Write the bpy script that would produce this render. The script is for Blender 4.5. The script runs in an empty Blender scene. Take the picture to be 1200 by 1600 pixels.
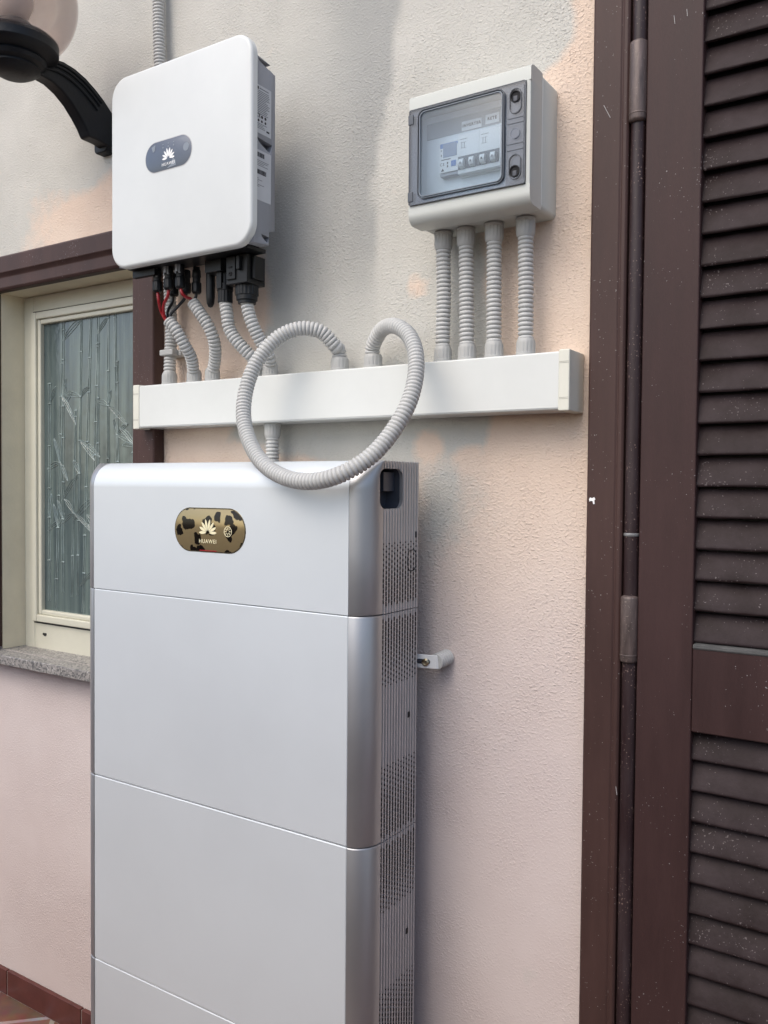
import bpy, bmesh, math, random
from mathutils import Vector, Matrix
random.seed(7)
R = math.radians
scn = bpy.context.scene
C = scn.collection

# ------------------------------------------------------------------ camera, sky, sun, exposure
CAM = Vector((0.6914, -1.2859, -0.0443)); YAW, PITCH, ROLL = 0.57946, -0.029747, 0.0083180; FPX = 1348.44
_f = Vector((-math.sin(YAW)*math.cos(PITCH), math.cos(YAW)*math.cos(PITCH), math.sin(PITCH)))
_r = Vector((math.cos(YAW), math.sin(YAW), 0)); _u = _r.cross(_f)
_r, _u = math.cos(ROLL)*_r + math.sin(ROLL)*_u, -math.sin(ROLL)*_r + math.cos(ROLL)*_u
cd = bpy.data.cameras.new('camera'); cam = bpy.data.objects.new('camera', cd); C.objects.link(cam)
cd.sensor_fit = 'VERTICAL'; cd.sensor_height = 24; cd.lens = 24*FPX/1600; cd.clip_start = .02; cd.clip_end = 500
cam.matrix_world = Matrix(((_r.x, _u.x, -_f.x, CAM.x), (_r.y, _u.y, -_f.y, CAM.y), (_r.z, _u.z, -_f.z, CAM.z), (0, 0, 0, 1)))
scn.camera = cam
w = bpy.data.worlds.new('World'); scn.world = w; w.use_nodes = True
nt = w.node_tree; bg = nt.nodes['Background']; sky = nt.nodes.new('ShaderNodeTexSky')
SUN_EL, SUN_AZ = R(50), R(194)      # azimuth measured clockwise from +Y
sky.sky_type = 'NISHITA'; sky.sun_disc = False; sky.sun_elevation = SUN_EL; sky.sun_rotation = SUN_AZ
sky.air_density = 1.0; sky.dust_density = 3.0; sky.ozone_density = 1.0
nt.links.new(sky.outputs[0], bg.inputs[0]); bg.inputs[1].default_value = 0.14
sl = bpy.data.lights.new('sun', 'SUN'); sl.energy = 0.8; sl.angle = R(55); sl.color = (1, .96, .86)
so = bpy.data.objects.new('sun', sl); C.objects.link(so)
sd = Vector((math.sin(SUN_AZ)*math.cos(SUN_EL), math.cos(SUN_AZ)*math.cos(SUN_EL), math.sin(SUN_EL)))
so.rotation_euler = (-sd).to_track_quat('-Z', 'Y').to_euler()
scn.view_settings.view_transform = 'Standard'; scn.view_settings.look = 'None'
scn.view_settings.exposure = 0.72; scn.view_settings.gamma = 1

FLOOR = -1.338

def at(px, py, **k):
    """point of the 1200x1600 photograph carried out to the plane x=, y= or z= where the thing stands"""
    ax, c = list(k.items())[0]; i = 'xyz'.index(ax)
    d = _r*((px-600)/FPX) - _u*((py-800)/FPX) + _f
    return CAM + d*((c-CAM[i])/d[i])

# ------------------------------------------------------------------ materials
def mat(name, col, rough=.5, metal=0, var=0, vscale=30, bump=0, bscale=200, spec=.5, speck=0, speckcol=(.8, .8, .78), scratch=0, coat=0, stretch=(1, 1, 1), col2=None):
    m = bpy.data.materials.new(name); m.use_nodes = True; t = m.node_tree; N = t.nodes; L = t.links
    b = N['Principled BSDF']; b.inputs['Base Color'].default_value = (*col, 1); b.inputs['Roughness'].default_value = rough
    b.inputs['Metallic'].default_value = metal; b.inputs['Specular IOR Level'].default_value = spec; b.inputs['Coat Weight'].default_value = coat
    tc = N.new('ShaderNodeTexCoord'); mp = N.new('ShaderNodeMapping'); mp.inputs['Scale'].default_value = stretch
    L.new(tc.outputs['Object'], mp.inputs[0]); co = mp.outputs[0]; cur = None
    if var:
        n = N.new('ShaderNodeTexNoise'); n.inputs['Scale'].default_value = vscale; n.inputs['Detail'].default_value = 6; n.inputs['Roughness'].default_value = .65
        L.new(co, n.inputs['Vector'])
        r = N.new('ShaderNodeMapRange'); r.inputs['From Min'].default_value = .3; r.inputs['From Max'].default_value = .7
        L.new(n.outputs[0], r.inputs[0])
        mx = N.new('ShaderNodeMix'); mx.data_type = 'RGBA'; L.new(r.outputs[0], mx.inputs[0])
        mx.inputs[6].default_value = (*[max(0, c*(1-var)) for c in col], 1)
        mx.inputs[7].default_value = (*(col2 or [min(1, c*(1+var)) for c in col]), 1)
        L.new(mx.outputs[2], b.inputs['Base Color']); cur = mx.outputs[2]
        r2 = N.new('ShaderNodeMapRange'); r2.inputs['To Min'].default_value = max(.03, rough-.08); r2.inputs['To Max'].default_value = min(1, rough+.1)
        L.new(n.outputs[0], r2.inputs[0]); L.new(r2.outputs[0], b.inputs['Roughness'])
    if speck:
        v = N.new('ShaderNodeTexNoise'); v.inputs['Scale'].default_value = 330; v.inputs['Detail'].default_value = 1
        v2 = N.new('ShaderNodeTexNoise'); v2.inputs['Scale'].default_value = 14; v2.inputs['Detail'].default_value = 3
        L.new(tc.outputs['Object'], v.inputs['Vector']); L.new(tc.outputs['Object'], v2.inputs['Vector'])
        ad = N.new('ShaderNodeMath'); ad.operation = 'MULTIPLY_ADD'; L.new(v2.outputs[0], ad.inputs[0]); ad.inputs[1].default_value = .35; L.new(v.outputs[0], ad.inputs[2])
        r = N.new('ShaderNodeMapRange'); r.inputs['From Min'].default_value = 1.195-speck; r.inputs['From Max'].default_value = 1.215-speck
        L.new(ad.outputs[0], r.inputs[0])
        mx = N.new('ShaderNodeMix'); mx.data_type = 'RGBA'; L.new(r.outputs[0], mx.inputs[0])
        if cur: L.new(cur, mx.inputs[6])
        else: mx.inputs[6].default_value = (*col, 1)
        mx.inputs[7].default_value = (*speckcol, 1); L.new(mx.outputs[2], b.inputs['Base Color']); cur = mx.outputs[2]
    if bump:
        n = N.new('ShaderNodeTexNoise'); n.inputs['Scale'].default_value = bscale; n.inputs['Detail'].default_value = 5; L.new(co, n.inputs['Vector'])
        bp = N.new('ShaderNodeBump'); bp.inputs['Strength'].default_value = bump; bp.inputs['Distance'].default_value = .002
        L.new(n.outputs[0], bp.inputs['Height']); L.new(bp.outputs[0], b.inputs['Normal'])
    return m

M = {}
M['inv_white'] = mat('cover_white', (.66, .685, .68), .38, var=.03, vscale=7, bump=.06, bscale=900)
M['inv_grey'] = mat('chassis_grey', (.27, .285, .32), .5, var=.05, vscale=20, bump=.1, bscale=600)
M['black'] = mat('black_plastic', (.006, .0065, .0075), .42, spec=.35, var=.3, vscale=40, bump=.05, bscale=500)
M['cast'] = mat('lamp_cast_metal', (.004, .006, .009), .5, spec=.35, var=.3, vscale=30, bump=.25, bscale=120)
M['hose'] = mat('hose_grey', (.50, .50, .485), .55, var=.06, vscale=25, bump=.05, bscale=300)
M['gland'] = mat('fitting_grey', (.42, .42, .405), .5, var=.06, vscale=25)
M['pvc'] = mat('trunking_white', (.67, .685, .66), .32, var=.03, vscale=9)
M['pvc_cream'] = mat('end_cap_cream', (.70, .69, .60), .35, var=.03, vscale=20)
M['box'] = mat('enclosure_grey', (.56, .58, .545), .4, var=.03, vscale=10, bump=.04, bscale=500)
M['box_in'] = mat('enclosure_inner', (.80, .84, .86), .5, var=.02)
M['band'] = mat('enclosure_band', (.34, .36, .38), .5, var=.02)
M['din'] = mat('device_white', (.75, .77, .77), .45, var=.02)
M['din_dark'] = mat('device_dark', (.10, .12, .14), .45)
M['din_grey'] = mat('device_side', (.33, .35, .38), .5)
M['lcd'] = mat('lcd', (.22, .27, .36), .2)
M['blue'] = mat('print_blue', (.07, .18, .45), .4)
M['ink'] = mat('print_ink', (.02, .02, .025), .6)
M['inkg'] = mat('print_grey', (.16, .17, .19), .6)
M['label'] = mat('label_silver', (.50, .52, .55), .4, var=.04)
M['paper'] = mat('label_paper', (.85, .86, .85), .5, var=.02)
M['panel'] = mat('battery_panel', (.66, .70, .725), .38, metal=.2, var=.022, vscale=4, bump=.02, bscale=1500)
M['silver'] = mat('battery_trim', (.44, .445, .455), .42, metal=.8, var=.03, vscale=8, bump=.04, bscale=1200)
M['grille'] = mat('battery_grille', (.46, .46, .475), .42, metal=.6, var=.04, vscale=15)
M['hole'] = mat('dark_hole', (.008, .008, .01), .8)
M['recess'] = mat('handle_recess', (.045, .05, .065), .35)
M['pill_grey'] = mat('status_panel', (.085, .105, .145), .3, var=.12, vscale=14, coat=.3)
M['logo'] = mat('logo_white', (.9, .9, .89), .4)
M['logo_gold'] = mat('logo_gold', (.85, .78, .52), .4)
M['film'] = mat('film_patch', (.22, .25, .29), .3)
M['red'] = mat('red_wire', (.30, .010, .015), .35, var=.1)
M['blackw'] = mat('black_wire', (.012, .012, .014), .35)
M['clearp'] = mat('plug_latch', (.30, .31, .32), .2)
M['brown'] = mat('brown_paint', (.058, .031, .027), .5, spec=.28, var=.22, vscale=5, bump=.12, bscale=220, speck=.262, speckcol=(.24, .22, .21), stretch=(3, 3, .5))
M['brown_leaf'] = mat('brown_leaf', (.044, .023, .022), .5, spec=.25, var=.2, vscale=6, bump=.12, bscale=220, speck=.255, speckcol=(.24, .22, .22), stretch=(3, 3, .5))
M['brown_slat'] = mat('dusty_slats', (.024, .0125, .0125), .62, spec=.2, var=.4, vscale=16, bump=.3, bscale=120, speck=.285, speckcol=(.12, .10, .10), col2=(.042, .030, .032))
M['hinge'] = mat('hinge_metal', (.11, .082, .075), .42, metal=.2, var=.45, vscale=60, bump=.25, bscale=300, speck=.34, speckcol=(.2, .16, .14), stretch=(2, 2, .35))
M['bead'] = mat('hinge_bead', (.035, .013, .014), .42, spec=.3, var=.5, vscale=12, bump=.1, speck=.32, speckcol=(.20, .14, .12), stretch=(3, 3, .4), col2=(.05, .035, .037))
M['cream'] = mat('cream_frame', (.60, .585, .48), .38, var=.05, vscale=9, bump=.05, bscale=300)
M['reveal'] = mat('cream_reveal', (.76, .70, .54), .6, var=.08, vscale=8, bump=.2, bscale=200)
M['gasket'] = mat('gasket', (.02, .02, .02), .6)
M['brass'] = mat('screw_brass', (.45, .38, .25), .3, metal=1)
M['strap'] = mat('strap_white', (.75, .75, .73), .35)

def plaster():
    m = bpy.data.materials.new('plaster'); m.use_nodes = True; t = m.node_tree; N = t.nodes; L = t.links; b = N['Principled BSDF']
    tc = N.new('ShaderNodeTexCoord'); at_ = N.new('ShaderNodeAttribute'); at_.attribute_name = 'patch'
    def noise(s, d=5, r=.6, off=None):
        n = N.new('ShaderNodeTexNoise'); n.inputs['Scale'].default_value = s; n.inputs['Detail'].default_value = d; n.inputs['Roughness'].default_value = r
        L.new(tc.outputs['Object'], n.inputs['Vector']); return n.outputs[0]
    def rng(x, a, b_, c=0, d=1):
        r = N.new('ShaderNodeMapRange'); r.inputs[1].default_value = a; r.inputs[2].default_value = b_; r.inputs[3].default_value = c; r.inputs[4].default_value = d
        L.new(x, r.inputs[0]); return r.outputs[0]
    def mix(f, a, b_):
        x = N.new('ShaderNodeMix'); x.data_type = 'RGBA'; L.new(f, x.inputs[0])
        for i, v in ((6, a), (7, b_)):
            if isinstance(v, tuple): x.inputs[i].default_value = (*v, 1)
            else: L.new(v, x.inputs[i])
        return x.outputs[2]
    def math_(op, a, b_):
        x = N.new('ShaderNodeMath'); x.operation = op
        for i, v in ((0, a), (1, b_)):
            if isinstance(v, (int, float)): x.inputs[i].default_value = v
            else: L.new(v, x.inputs[i])
        return x.outputs[0]
    grey = mix(rng(noise(3.2, 8), .35, .65), (.50, .49, .45), (.60, .585, .54))
    sepc = N.new('ShaderNodeSeparateColor'); L.new(at_.outputs['Color'], sepc.inputs[0])
    peach = mix(rng(noise(2.5, 6), .35, .65), (.70, .55, .445), (.76, .63, .525))
    pink = mix(rng(noise(2.1, 6), .35, .65), (.60, .515, .49), (.665, .59, .565))
    pk = mix(sepc.outputs[1], peach, pink)
    g = rng(math_('ADD', math_('ADD', sepc.outputs[0], rng(noise(5.5, 4), .32, .68, -.22, .22)), rng(noise(16, 6, .65), .3, .7, -.22, .22)), .25, .75)
    c = mix(g, pk, grey)
    c = mix(math_('MULTIPLY', sepc.outputs[2], .8), c, (.33, .335, .325))
    # fine dirt
    d = rng(noise(140, 4, .7), .62, .72, 0, .22)
    c = mix(d, c, (.20, .18, .16))
    L.new(c, b.inputs['Base Color']); b.inputs['Roughness'].default_value = .9; b.inputs['Specular IOR Level'].default_value = .2
    mpx = N.new('ShaderNodeMapping'); mpx.inputs['Rotation'].default_value = (0, R(35), 0); mpx.inputs['Scale'].default_value = (.7, 1, 1.3); L.new(tc.outputs['Object'], mpx.inputs[0])
    na = N.new('ShaderNodeTexNoise'); na.inputs['Scale'].default_value = 210; na.inputs['Detail'].default_value = 3; na.inputs['Roughness'].default_value = .6; L.new(mpx.outputs[0], na.inputs['Vector'])
    pits = rng(noise(170, 2, .5), .66, .74, 0, -1.0)
    grains = rng(noise(240, 2, .5), .52, .70, 0, 1.0)
    h = math_('ADD', pits, math_('MULTIPLY', na.outputs[0], 1.6))
    h = math_('ADD', h, grains)
    h = math_('ADD', h, math_('MULTIPLY', noise(420, 2, .6), .4))
    h = math_('ADD', h, math_('MULTIPLY', noise(11, 4, .55), 3.0))
    bp = N.new('ShaderNodeBump'); bp.inputs['Distance'].default_value = .0012
    sx_ = N.new('ShaderNodeSeparateXYZ'); L.new(tc.outputs['Object'], sx_.inputs[0])
    st = math_('ADD', rng(noise(3.5, 4), .38, .62, .25, .75), rng(sx_.outputs[2], -.75, -.35, -.15, .2))
    L.new(st, bp.inputs['Strength'])
    L.new(h, bp.inputs['Height']); L.new(bp.outputs[0], b.inputs['Normal'])
    return m
M['plaster'] = plaster()

def granite():
    m = mat('granite', (.32, .31, .30), .45); t = m.node_tree; N = t.nodes; L = t.links; b = N['Principled BSDF']
    tc = N.new('ShaderNodeTexCoord'); v = N.new('ShaderNodeTexVoronoi'); v.inputs['Scale'].default_value = 260; L.new(tc.outputs['Object'], v.inputs['Vector'])
    s = N.new('ShaderNodeSeparateColor'); L.new(v.outputs['Color'], s.inputs[0])
    cr = N.new('ShaderNodeValToRGB'); e = cr.color_ramp.elements
    e[0].position = 0; e[0].color = (.12, .12, .12, 1); e[1].position = .25; e[1].color = (.24, .23, .22, 1)
    x = e.new(.6); x.color = (.34, .32, .30, 1); x = e.new(.95); x.color = (.45, .43, .41, 1); cr.color_ramp.interpolation = 'CONSTANT'
    L.new(s.outputs[0], cr.inputs[0]); L.new(cr.outputs[0], b.inputs['Base Color']); return m
M['granite'] = granite()

def tiles(name, rot, size, grout=.006, c1=(.13, .065, .045), c2=(.20, .105, .075)):
    m = mat(name, c1, .35); t = m.node_tree; N = t.nodes; L = t.links; b = N['Principled BSDF']
    tc = N.new('ShaderNodeTexCoord'); mp = N.new('ShaderNodeMapping'); mp.inputs['Rotation'].default_value = (0, 0, rot); L.new(tc.outputs['Object'], mp.inputs[0])
    br = N.new('ShaderNodeTexBrick'); br.offset = 0; br.inputs['Scale'].default_value = 1; br.inputs['Brick Width'].default_value = size; br.inputs['Row Height'].default_value = size
    br.inputs['Mortar Size'].default_value = grout; br.inputs['Color1'].default_value = (*c1, 1); br.inputs['Color2'].default_value = (*c2, 1); br.inputs['Mortar'].default_value = (.30, .28, .27, 1)
    L.new(mp.outputs[0], br.inputs['Vector'])
    n = N.new('ShaderNodeTexNoise'); n.inputs['Scale'].default_value = 25; n.inputs['Detail'].default_value = 6; L.new(tc.outputs['Object'], n.inputs['Vector'])
    mx = N.new('ShaderNodeMix'); mx.data_type = 'RGBA'; mx.blend_type = 'OVERLAY'; mx.inputs[0].default_value = .6
    L.new(br.outputs['Color'], mx.inputs[6]); L.new(n.outputs['Color'], mx.inputs[7]); L.new(mx.outputs[2], b.inputs['Base Color'])
    return m
M['tiles'] = tiles('floor_tiles', R(45), .155)
M['skirt'] = mat('skirting_tile', (.10, .028, .022), .3, var=.25, vscale=18, bump=.1, bscale=60)
M['grout'] = mat('grout', (.32, .27, .25), .8)

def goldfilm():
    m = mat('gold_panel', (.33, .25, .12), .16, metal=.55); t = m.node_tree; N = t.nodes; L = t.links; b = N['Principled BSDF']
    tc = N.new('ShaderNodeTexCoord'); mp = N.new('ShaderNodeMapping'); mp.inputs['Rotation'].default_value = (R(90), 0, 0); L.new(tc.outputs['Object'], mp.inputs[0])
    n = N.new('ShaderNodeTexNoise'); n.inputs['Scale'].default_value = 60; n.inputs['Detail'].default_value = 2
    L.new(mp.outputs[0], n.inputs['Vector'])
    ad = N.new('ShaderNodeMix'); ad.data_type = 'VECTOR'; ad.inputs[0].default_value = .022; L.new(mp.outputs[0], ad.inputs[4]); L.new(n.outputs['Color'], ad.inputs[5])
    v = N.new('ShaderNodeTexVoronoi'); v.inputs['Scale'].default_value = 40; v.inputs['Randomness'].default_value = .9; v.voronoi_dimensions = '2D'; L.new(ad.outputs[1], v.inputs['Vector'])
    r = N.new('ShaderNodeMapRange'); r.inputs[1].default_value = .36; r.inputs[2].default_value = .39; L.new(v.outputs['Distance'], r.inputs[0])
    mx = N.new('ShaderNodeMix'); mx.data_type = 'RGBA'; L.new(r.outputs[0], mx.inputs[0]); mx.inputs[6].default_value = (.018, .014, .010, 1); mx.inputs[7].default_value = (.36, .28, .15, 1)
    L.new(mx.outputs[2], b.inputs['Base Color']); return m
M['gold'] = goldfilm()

def glassy(name, tint, gloss=.12, rough=.03, flat=.0, fk=1):
    m = bpy.data.materials.new(name); m.use_nodes = True; t = m.node_tree; N = t.nodes; L = t.links
    for n in list(N): N.remove(n)
    o = N.new('ShaderNodeOutputMaterial'); tr = N.new('ShaderNodeBsdfTransparent'); tr.inputs[0].default_value = (*tint, 1)
    gl = N.new('ShaderNodeBsdfGlossy'); gl.inputs['Roughness'].default_value = rough; gl.inputs[0].default_value = (.9, .9, .9, 1)
    fr = N.new('ShaderNodeFresnel'); fr.inputs[0].default_value = 1.5
    ma = N.new('ShaderNodeMath'); ma.operation = 'MULTIPLY_ADD'; ma.inputs[1].default_value = fk; ma.inputs[2].default_value = gloss
    L.new(fr.outputs[0], ma.inputs[0]); mx = N.new('ShaderNodeMixShader'); L.new(ma.outputs[0], mx.inputs[0]); L.new(tr.outputs[0], mx.inputs[1]); L.new(gl.outputs[0], mx.inputs[2])
    last = mx.outputs[0]
    if flat:
        df = N.new('ShaderNodeBsdfPrincipled'); df.inputs['Base Color'].default_value = (.25, .26, .28, 1); df.inputs['Roughness'].default_value = .3
        m2 = N.new('ShaderNodeMixShader'); m2.inputs[0].default_value = flat; L.new(last, m2.inputs[1]); L.new(df.outputs[0], m2.inputs[2]); last = m2.outputs[0]
    L.new(last, o.inputs[0]); return m
M['smoke'] = glassy('smoked_door', (.62, .66, .72), .05, .2, .12, fk=.7)
M['clear'] = glassy('clear_window', (.88, .93, .97), .02, .30, .05, fk=.45)
M['edge'] = mat('door_edge', (.075, .085, .10), .25)

def pane_mat():
    m = mat('obscure_glass', (.065, .095, .11), .14, var=.4, vscale=5, stretch=(7, 1, .35), col2=(.155, .20, .185)); N = m.node_tree.nodes; L = m.node_tree.links
    b = N['Principled BSDF']; b.inputs['Specular IOR Level'].default_value = .8
    tc = N.new('ShaderNodeTexCoord'); n = N.new('ShaderNodeTexNoise'); n.inputs['Scale'].default_value = 30; n.inputs['Detail'].default_value = 3; L.new(tc.outputs['Object'], n.inputs['Vector'])
    bp = N.new('ShaderNodeBump'); bp.inputs['Strength'].default_value = .25; bp.inputs['Distance'].default_value = .004; L.new(n.outputs[0], bp.inputs['Height']); L.new(bp.outputs[0], b.inputs['Normal']); return m
M['pane'] = pane_mat()
M['etch'] = mat('etched_bamboo', (.26, .32, .31), .1, var=.45, vscale=12, spec=1)

def globe_mat():
    m = glassy('globe_glass', (.90, .86, .84), .02, .25, .10, fk=.5)
    for n in m.node_tree.nodes:
        if n.type == 'BSDF_PRINCIPLED': n.inputs['Base Color'].default_value = (.66, .60, .58, 1)
    return m
M['globe'] = globe_mat()
M['bulb'] = mat('bulb_white', (.8, .76, .73), .4)
M['sleeve'] = mat('lamp_sleeve', (.06, .065, .07), .5, var=.4, vscale=12, stretch=(6, 6, .3))

# ------------------------------------------------------------------ mesh helpers
class MB:
    def __init__(s): s.v = []; s.f = []
    def add(s, vs, fs):
        o = len(s.v); s.v += [tuple(v) for v in vs]; s.f += [tuple(i+o for i in f) for f in fs]; return s
    def box(s, x0, x1, y0, y1, z0, z1):
        return s.add([(x0, y0, z0), (x1, y0, z0), (x1, y1, z0), (x0, y1, z0), (x0, y0, z1), (x1, y0, z1), (x1, y1, z1), (x0, y1, z1)],
                     [(0, 3, 2, 1), (4, 5, 6, 7), (0, 1, 5, 4), (1, 2, 6, 5), (2, 3, 7, 6), (3, 0, 4, 7)])
    def prism(s, poly, fn, a, b):
        """poly (u,v) swept from a to b; fn(u,v,t)->xyz"""
        n = len(poly)
        s.add([fn(u, v, a) for u, v in poly] + [fn(u, v, b) for u, v in poly],
              [tuple(range(n))[::-1], tuple(range(n, 2*n))] + [(i, (i+1) % n, n+(i+1) % n, n+i) for i in range(n)]); return s
    def xz(s, poly, y0, y1): return s.prism(poly, lambda u, v, t: (u, t, v), y0, y1)
    def yz(s, poly, x0, x1): return s.prism(poly, lambda u, v, t: (t, u, v), x0, x1)
    def xy(s, poly, z0, z1): return s.prism(poly, lambda u, v, t: (u, v, t), z0, z1)
    def rings(s, rings, cap=True, closed=False):
        n = len(rings[0]); o = len(s.v)
        for r in rings: s.v += [tuple(v) for v in r]
        m = len(rings)
        for i in range(m if closed else m-1):
            j = (i+1) % m
            for k in range(n):
                l = (k+1) % n; s.f.append((o+i*n+k, o+i*n+l, o+j*n+l, o+j*n+k))
        if cap and not closed:
            s.f.append(tuple(o+k for k in range(n))[::-1]); s.f.append(tuple(o+(m-1)*n+k for k in range(n)))
        return s
    def lathe(s, prof, org, axis=(0, 0, 1), n=28, knurl=0, kn=14, kr=None):
        """prof: (r, h) along axis from org; knurl: ridge depth between profile rows kr"""
        ax = Vector(axis).normalized(); org = Vector(org)
        u = ax.orthogonal().normalized(); v = ax.cross(u); rs = []
        if knurl: n = kn*4
        for i, (r, h) in enumerate(prof):
            ring = []
            for k in range(n):
                rr = r
                if knurl and kr[0] <= i <= kr[1] and k % 4 == 0: rr = r-knurl
                a = 2*math.pi*k/n; ring.append(org+ax*h+(u*math.cos(a)+v*math.sin(a))*rr)
            rs.append(ring)
        return s.rings(rs)
    def tube(s, pts, rad, n=12, cap=True):
        fr = frames(pts); rs = []
        for i, (p, u, v) in enumerate(fr):
            r = rad(i) if callable(rad) else rad
            rs.append([p+(u*math.cos(2*math.pi*k/n)+v*math.sin(2*math.pi*k/n))*r for k in range(n)])
        return s.rings(rs, cap)

def frames(pts):
    out = []; t0 = None; u = None
    for i, p in enumerate(pts):
        t = (pts[min(i+1, len(pts)-1)]-pts[max(i-1, 0)]).normalized()
        if u is None: u = t.orthogonal().normalized()
        else:
            u = (t0.rotation_difference(t)) @ u; u = (u-t*u.dot(t)).normalized()
        t0 = t; out.append((p, u, t.cross(u)))
    return out

def spline(P, step):
    """Catmull-Rom resampled to even steps"""
    P = [Vector(p) for p in P]; Q = [2*P[0]-P[1]]+P+[2*P[-1]-P[-2]]; d = []
    for i in range(1, len(Q)-2):
        for k in range(40):
            t = k/40; a, b, c, e = Q[i-1:i+3]
            d.append(.5*((2*b)+(c-a)*t+(2*a-5*b+4*c-e)*t*t+(3*b-a-3*c+e)*t**3))
    d.append(P[-1]); L = [0]
    for i in range(1, len(d)): L.append(L[-1]+(d[i]-d[i-1]).length)
    n = max(2, round(L[-1]/step)); out = []; j = 0
    for i in range(n+1):
        s_ = L[-1]*i/n
        while j < len(L)-2 and L[j+1] < s_: j += 1
        t = (s_-L[j])/max(1e-9, L[j+1]-L[j]); out.append(d[j].lerp(d[j+1], t))
    return out

def mk(name, mb, m, parent=None, smooth=35, bevel=0, seg=2, label=None):
    me = bpy.data.meshes.new(name); me.from_pydata(mb.v, [], mb.f)
    bm = bmesh.new(); bm.from_mesh(me); bmesh.ops.recalc_face_normals(bm, faces=bm.faces)
    bm.to_mesh(me); bm.free()
    for mm in (m if isinstance(m, (list, tuple)) else [m]): me.materials.append(mm if not isinstance(mm, str) else M[mm])
    o = bpy.data.objects.new(name, me); C.objects.link(o)
    if bevel:
        b = o.modifiers.new('bevel', 'BEVEL'); b.width = bevel; b.segments = seg; b.limit_method = 'ANGLE'; b.angle_limit = R(30); b.harden_normals = False
    if smooth:
        me.polygons.foreach_set('use_smooth', [True]*len(me.polygons))
        if not bevel: me.set_sharp_from_angle(angle=R(smooth))
        else:
            me.set_sharp_from_angle(angle=R(180))
            wn = o.modifiers.new('wn', 'WEIGHTED_NORMAL'); wn.weight = 100
    if parent: o.parent = parent
    if label: o['label'] = label
    return o

def tag(o, label, cat, group=None):
    o['label'] = label; o['category'] = cat
    if group: o['group'] = group
    return o

def thing(name, label, cat, loc=(0, 0, 0), group=None):
    o = bpy.data.objects.new(name, None); C.objects.link(o); o.empty_display_size = .02
    return tag(o, label, cat, group)

def cut(o, cutter):
    md = o.modifiers.new('cut', 'BOOLEAN'); md.object = cutter; md.solver = 'EXACT'; md.operation = 'DIFFERENCE'
    o.modifiers.move(len(o.modifiers)-1, 0)
    bpy.context.view_layer.update()
    me = bpy.data.meshes.new_from_object(o.evaluated_get(bpy.context.evaluated_depsgraph_get()))
    o.modifiers.clear(); o.data = me
    bpy.data.objects.remove(cutter)

def absorb(o, c):
    """take a surface pattern into the mesh of the part it lies on"""
    bm = bmesh.new(); bm.from_mesh(o.data); nf = len(bm.faces); k = len(o.data.materials)
    bm.from_mesh(c.data); bm.faces.ensure_lookup_table()
    for f in bm.faces[nf:]: f.material_index = k; f.smooth = False
    bm.to_mesh(o.data); bm.free()
    for m_ in c.data.materials: o.data.materials.append(m_)
    bpy.data.objects.remove(c); return o

def rrect(x0, x1, z0, z1, r, n=8):
    P = []
    for cx, cz, a in ((x1-r, z1-r, 0), (x0+r, z1-r, 90), (x0+r, z0+r, 180), (x1-r, z0+r, 270)):
        for k in range(n+1):
            t = R(a+90*k/n); P.append((cx+r*math.cos(t), cz+r*math.sin(t)))
    return P

def slab(mb, poly, y0, y1, ch=.0015, steps=3):
    """rounded-edge slab facing -y: poly (x,z), front at y0, back at y1"""
    n = len(poly); cx = sum(p[0] for p in poly)/n; cz = sum(p[1] for p in poly)/n
    def inset(d):
        out = []
        for i in range(n):
            a = Vector(poly[i-1]); b = Vector(poly[i]); c = Vector(poly[(i+1) % n])
            t1 = (b-a); t2 = (c-b)
            if t1.length < 1e-7: t1 = t2
            if t2.length < 1e-7: t2 = t1
            t1.normalize(); t2.normalize()
            nn = Vector((-(t1+t2).y, (t1+t2).x)).normalized(); k = 1/max(.5, nn.dot(Vector((-t1.y, t1.x))))
            out.append(b+nn*d*k)
        return out
    rs = []
    for k in range(steps+1):
        a = R(90*k/steps); rs.append([(p.x, y0+ch*(1-math.sin(a)), p.y) for p in inset(ch*(1-math.cos(a)))])
    rs = rs[::-1]
    rs = rs + [] ; back = [(p[0], y1, p[1]) for p in poly]
    # order: front (inset) -> side -> back
    rs2 = []
    for k in range(steps+1):
        a = R(90*k/steps); rs2.append([(p.x, y0+ch*(1-math.sin(a)), p.y) for p in inset(ch*(1-math.cos(R(90*k/steps))))][:])
    # a=0: y0+ch, inset 0 ; a=90: y0, inset ch
    mb.rings([back]+rs2, cap=True); return mb

_tc = {}
def text_mesh(name, txt, size, origin, m, parent, xdir=(1, 0, 0), zdir=(0, 0, 1), depth=.0003, bold=.0, align='CENTER'):
    cu = bpy.data.curves.new(name, 'FONT'); cu.body = txt; cu.size = size; cu.align_x = align; cu.align_y = 'CENTER'; cu.extrude = depth; cu.offset = bold; cu.space_character = 1.18
    t = bpy.data.objects.new('tmp', cu); C.objects.link(t); bpy.context.view_layer.update()
    me = bpy.data.meshes.new_from_object(t.evaluated_get(bpy.context.evaluated_depsgraph_get()))
    bpy.data.objects.remove(t)
    X = Vector(xdir).normalized(); Z = Vector(zdir).normalized(); Y = X.cross(Z)   # text normal = X x Z
    mt = Matrix(((X.x, Z.x, Y.x, origin[0]), (X.y, Z.y, Y.y, origin[1]), (X.z, Z.z, Y.z, origin[2]), (0, 0, 0, 1)))
    me.transform(mt); me.materials.clear(); me.materials.append(M[m])
    o = bpy.data.objects.new(name, me); C.objects.link(o); o.parent = parent; return o

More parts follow.
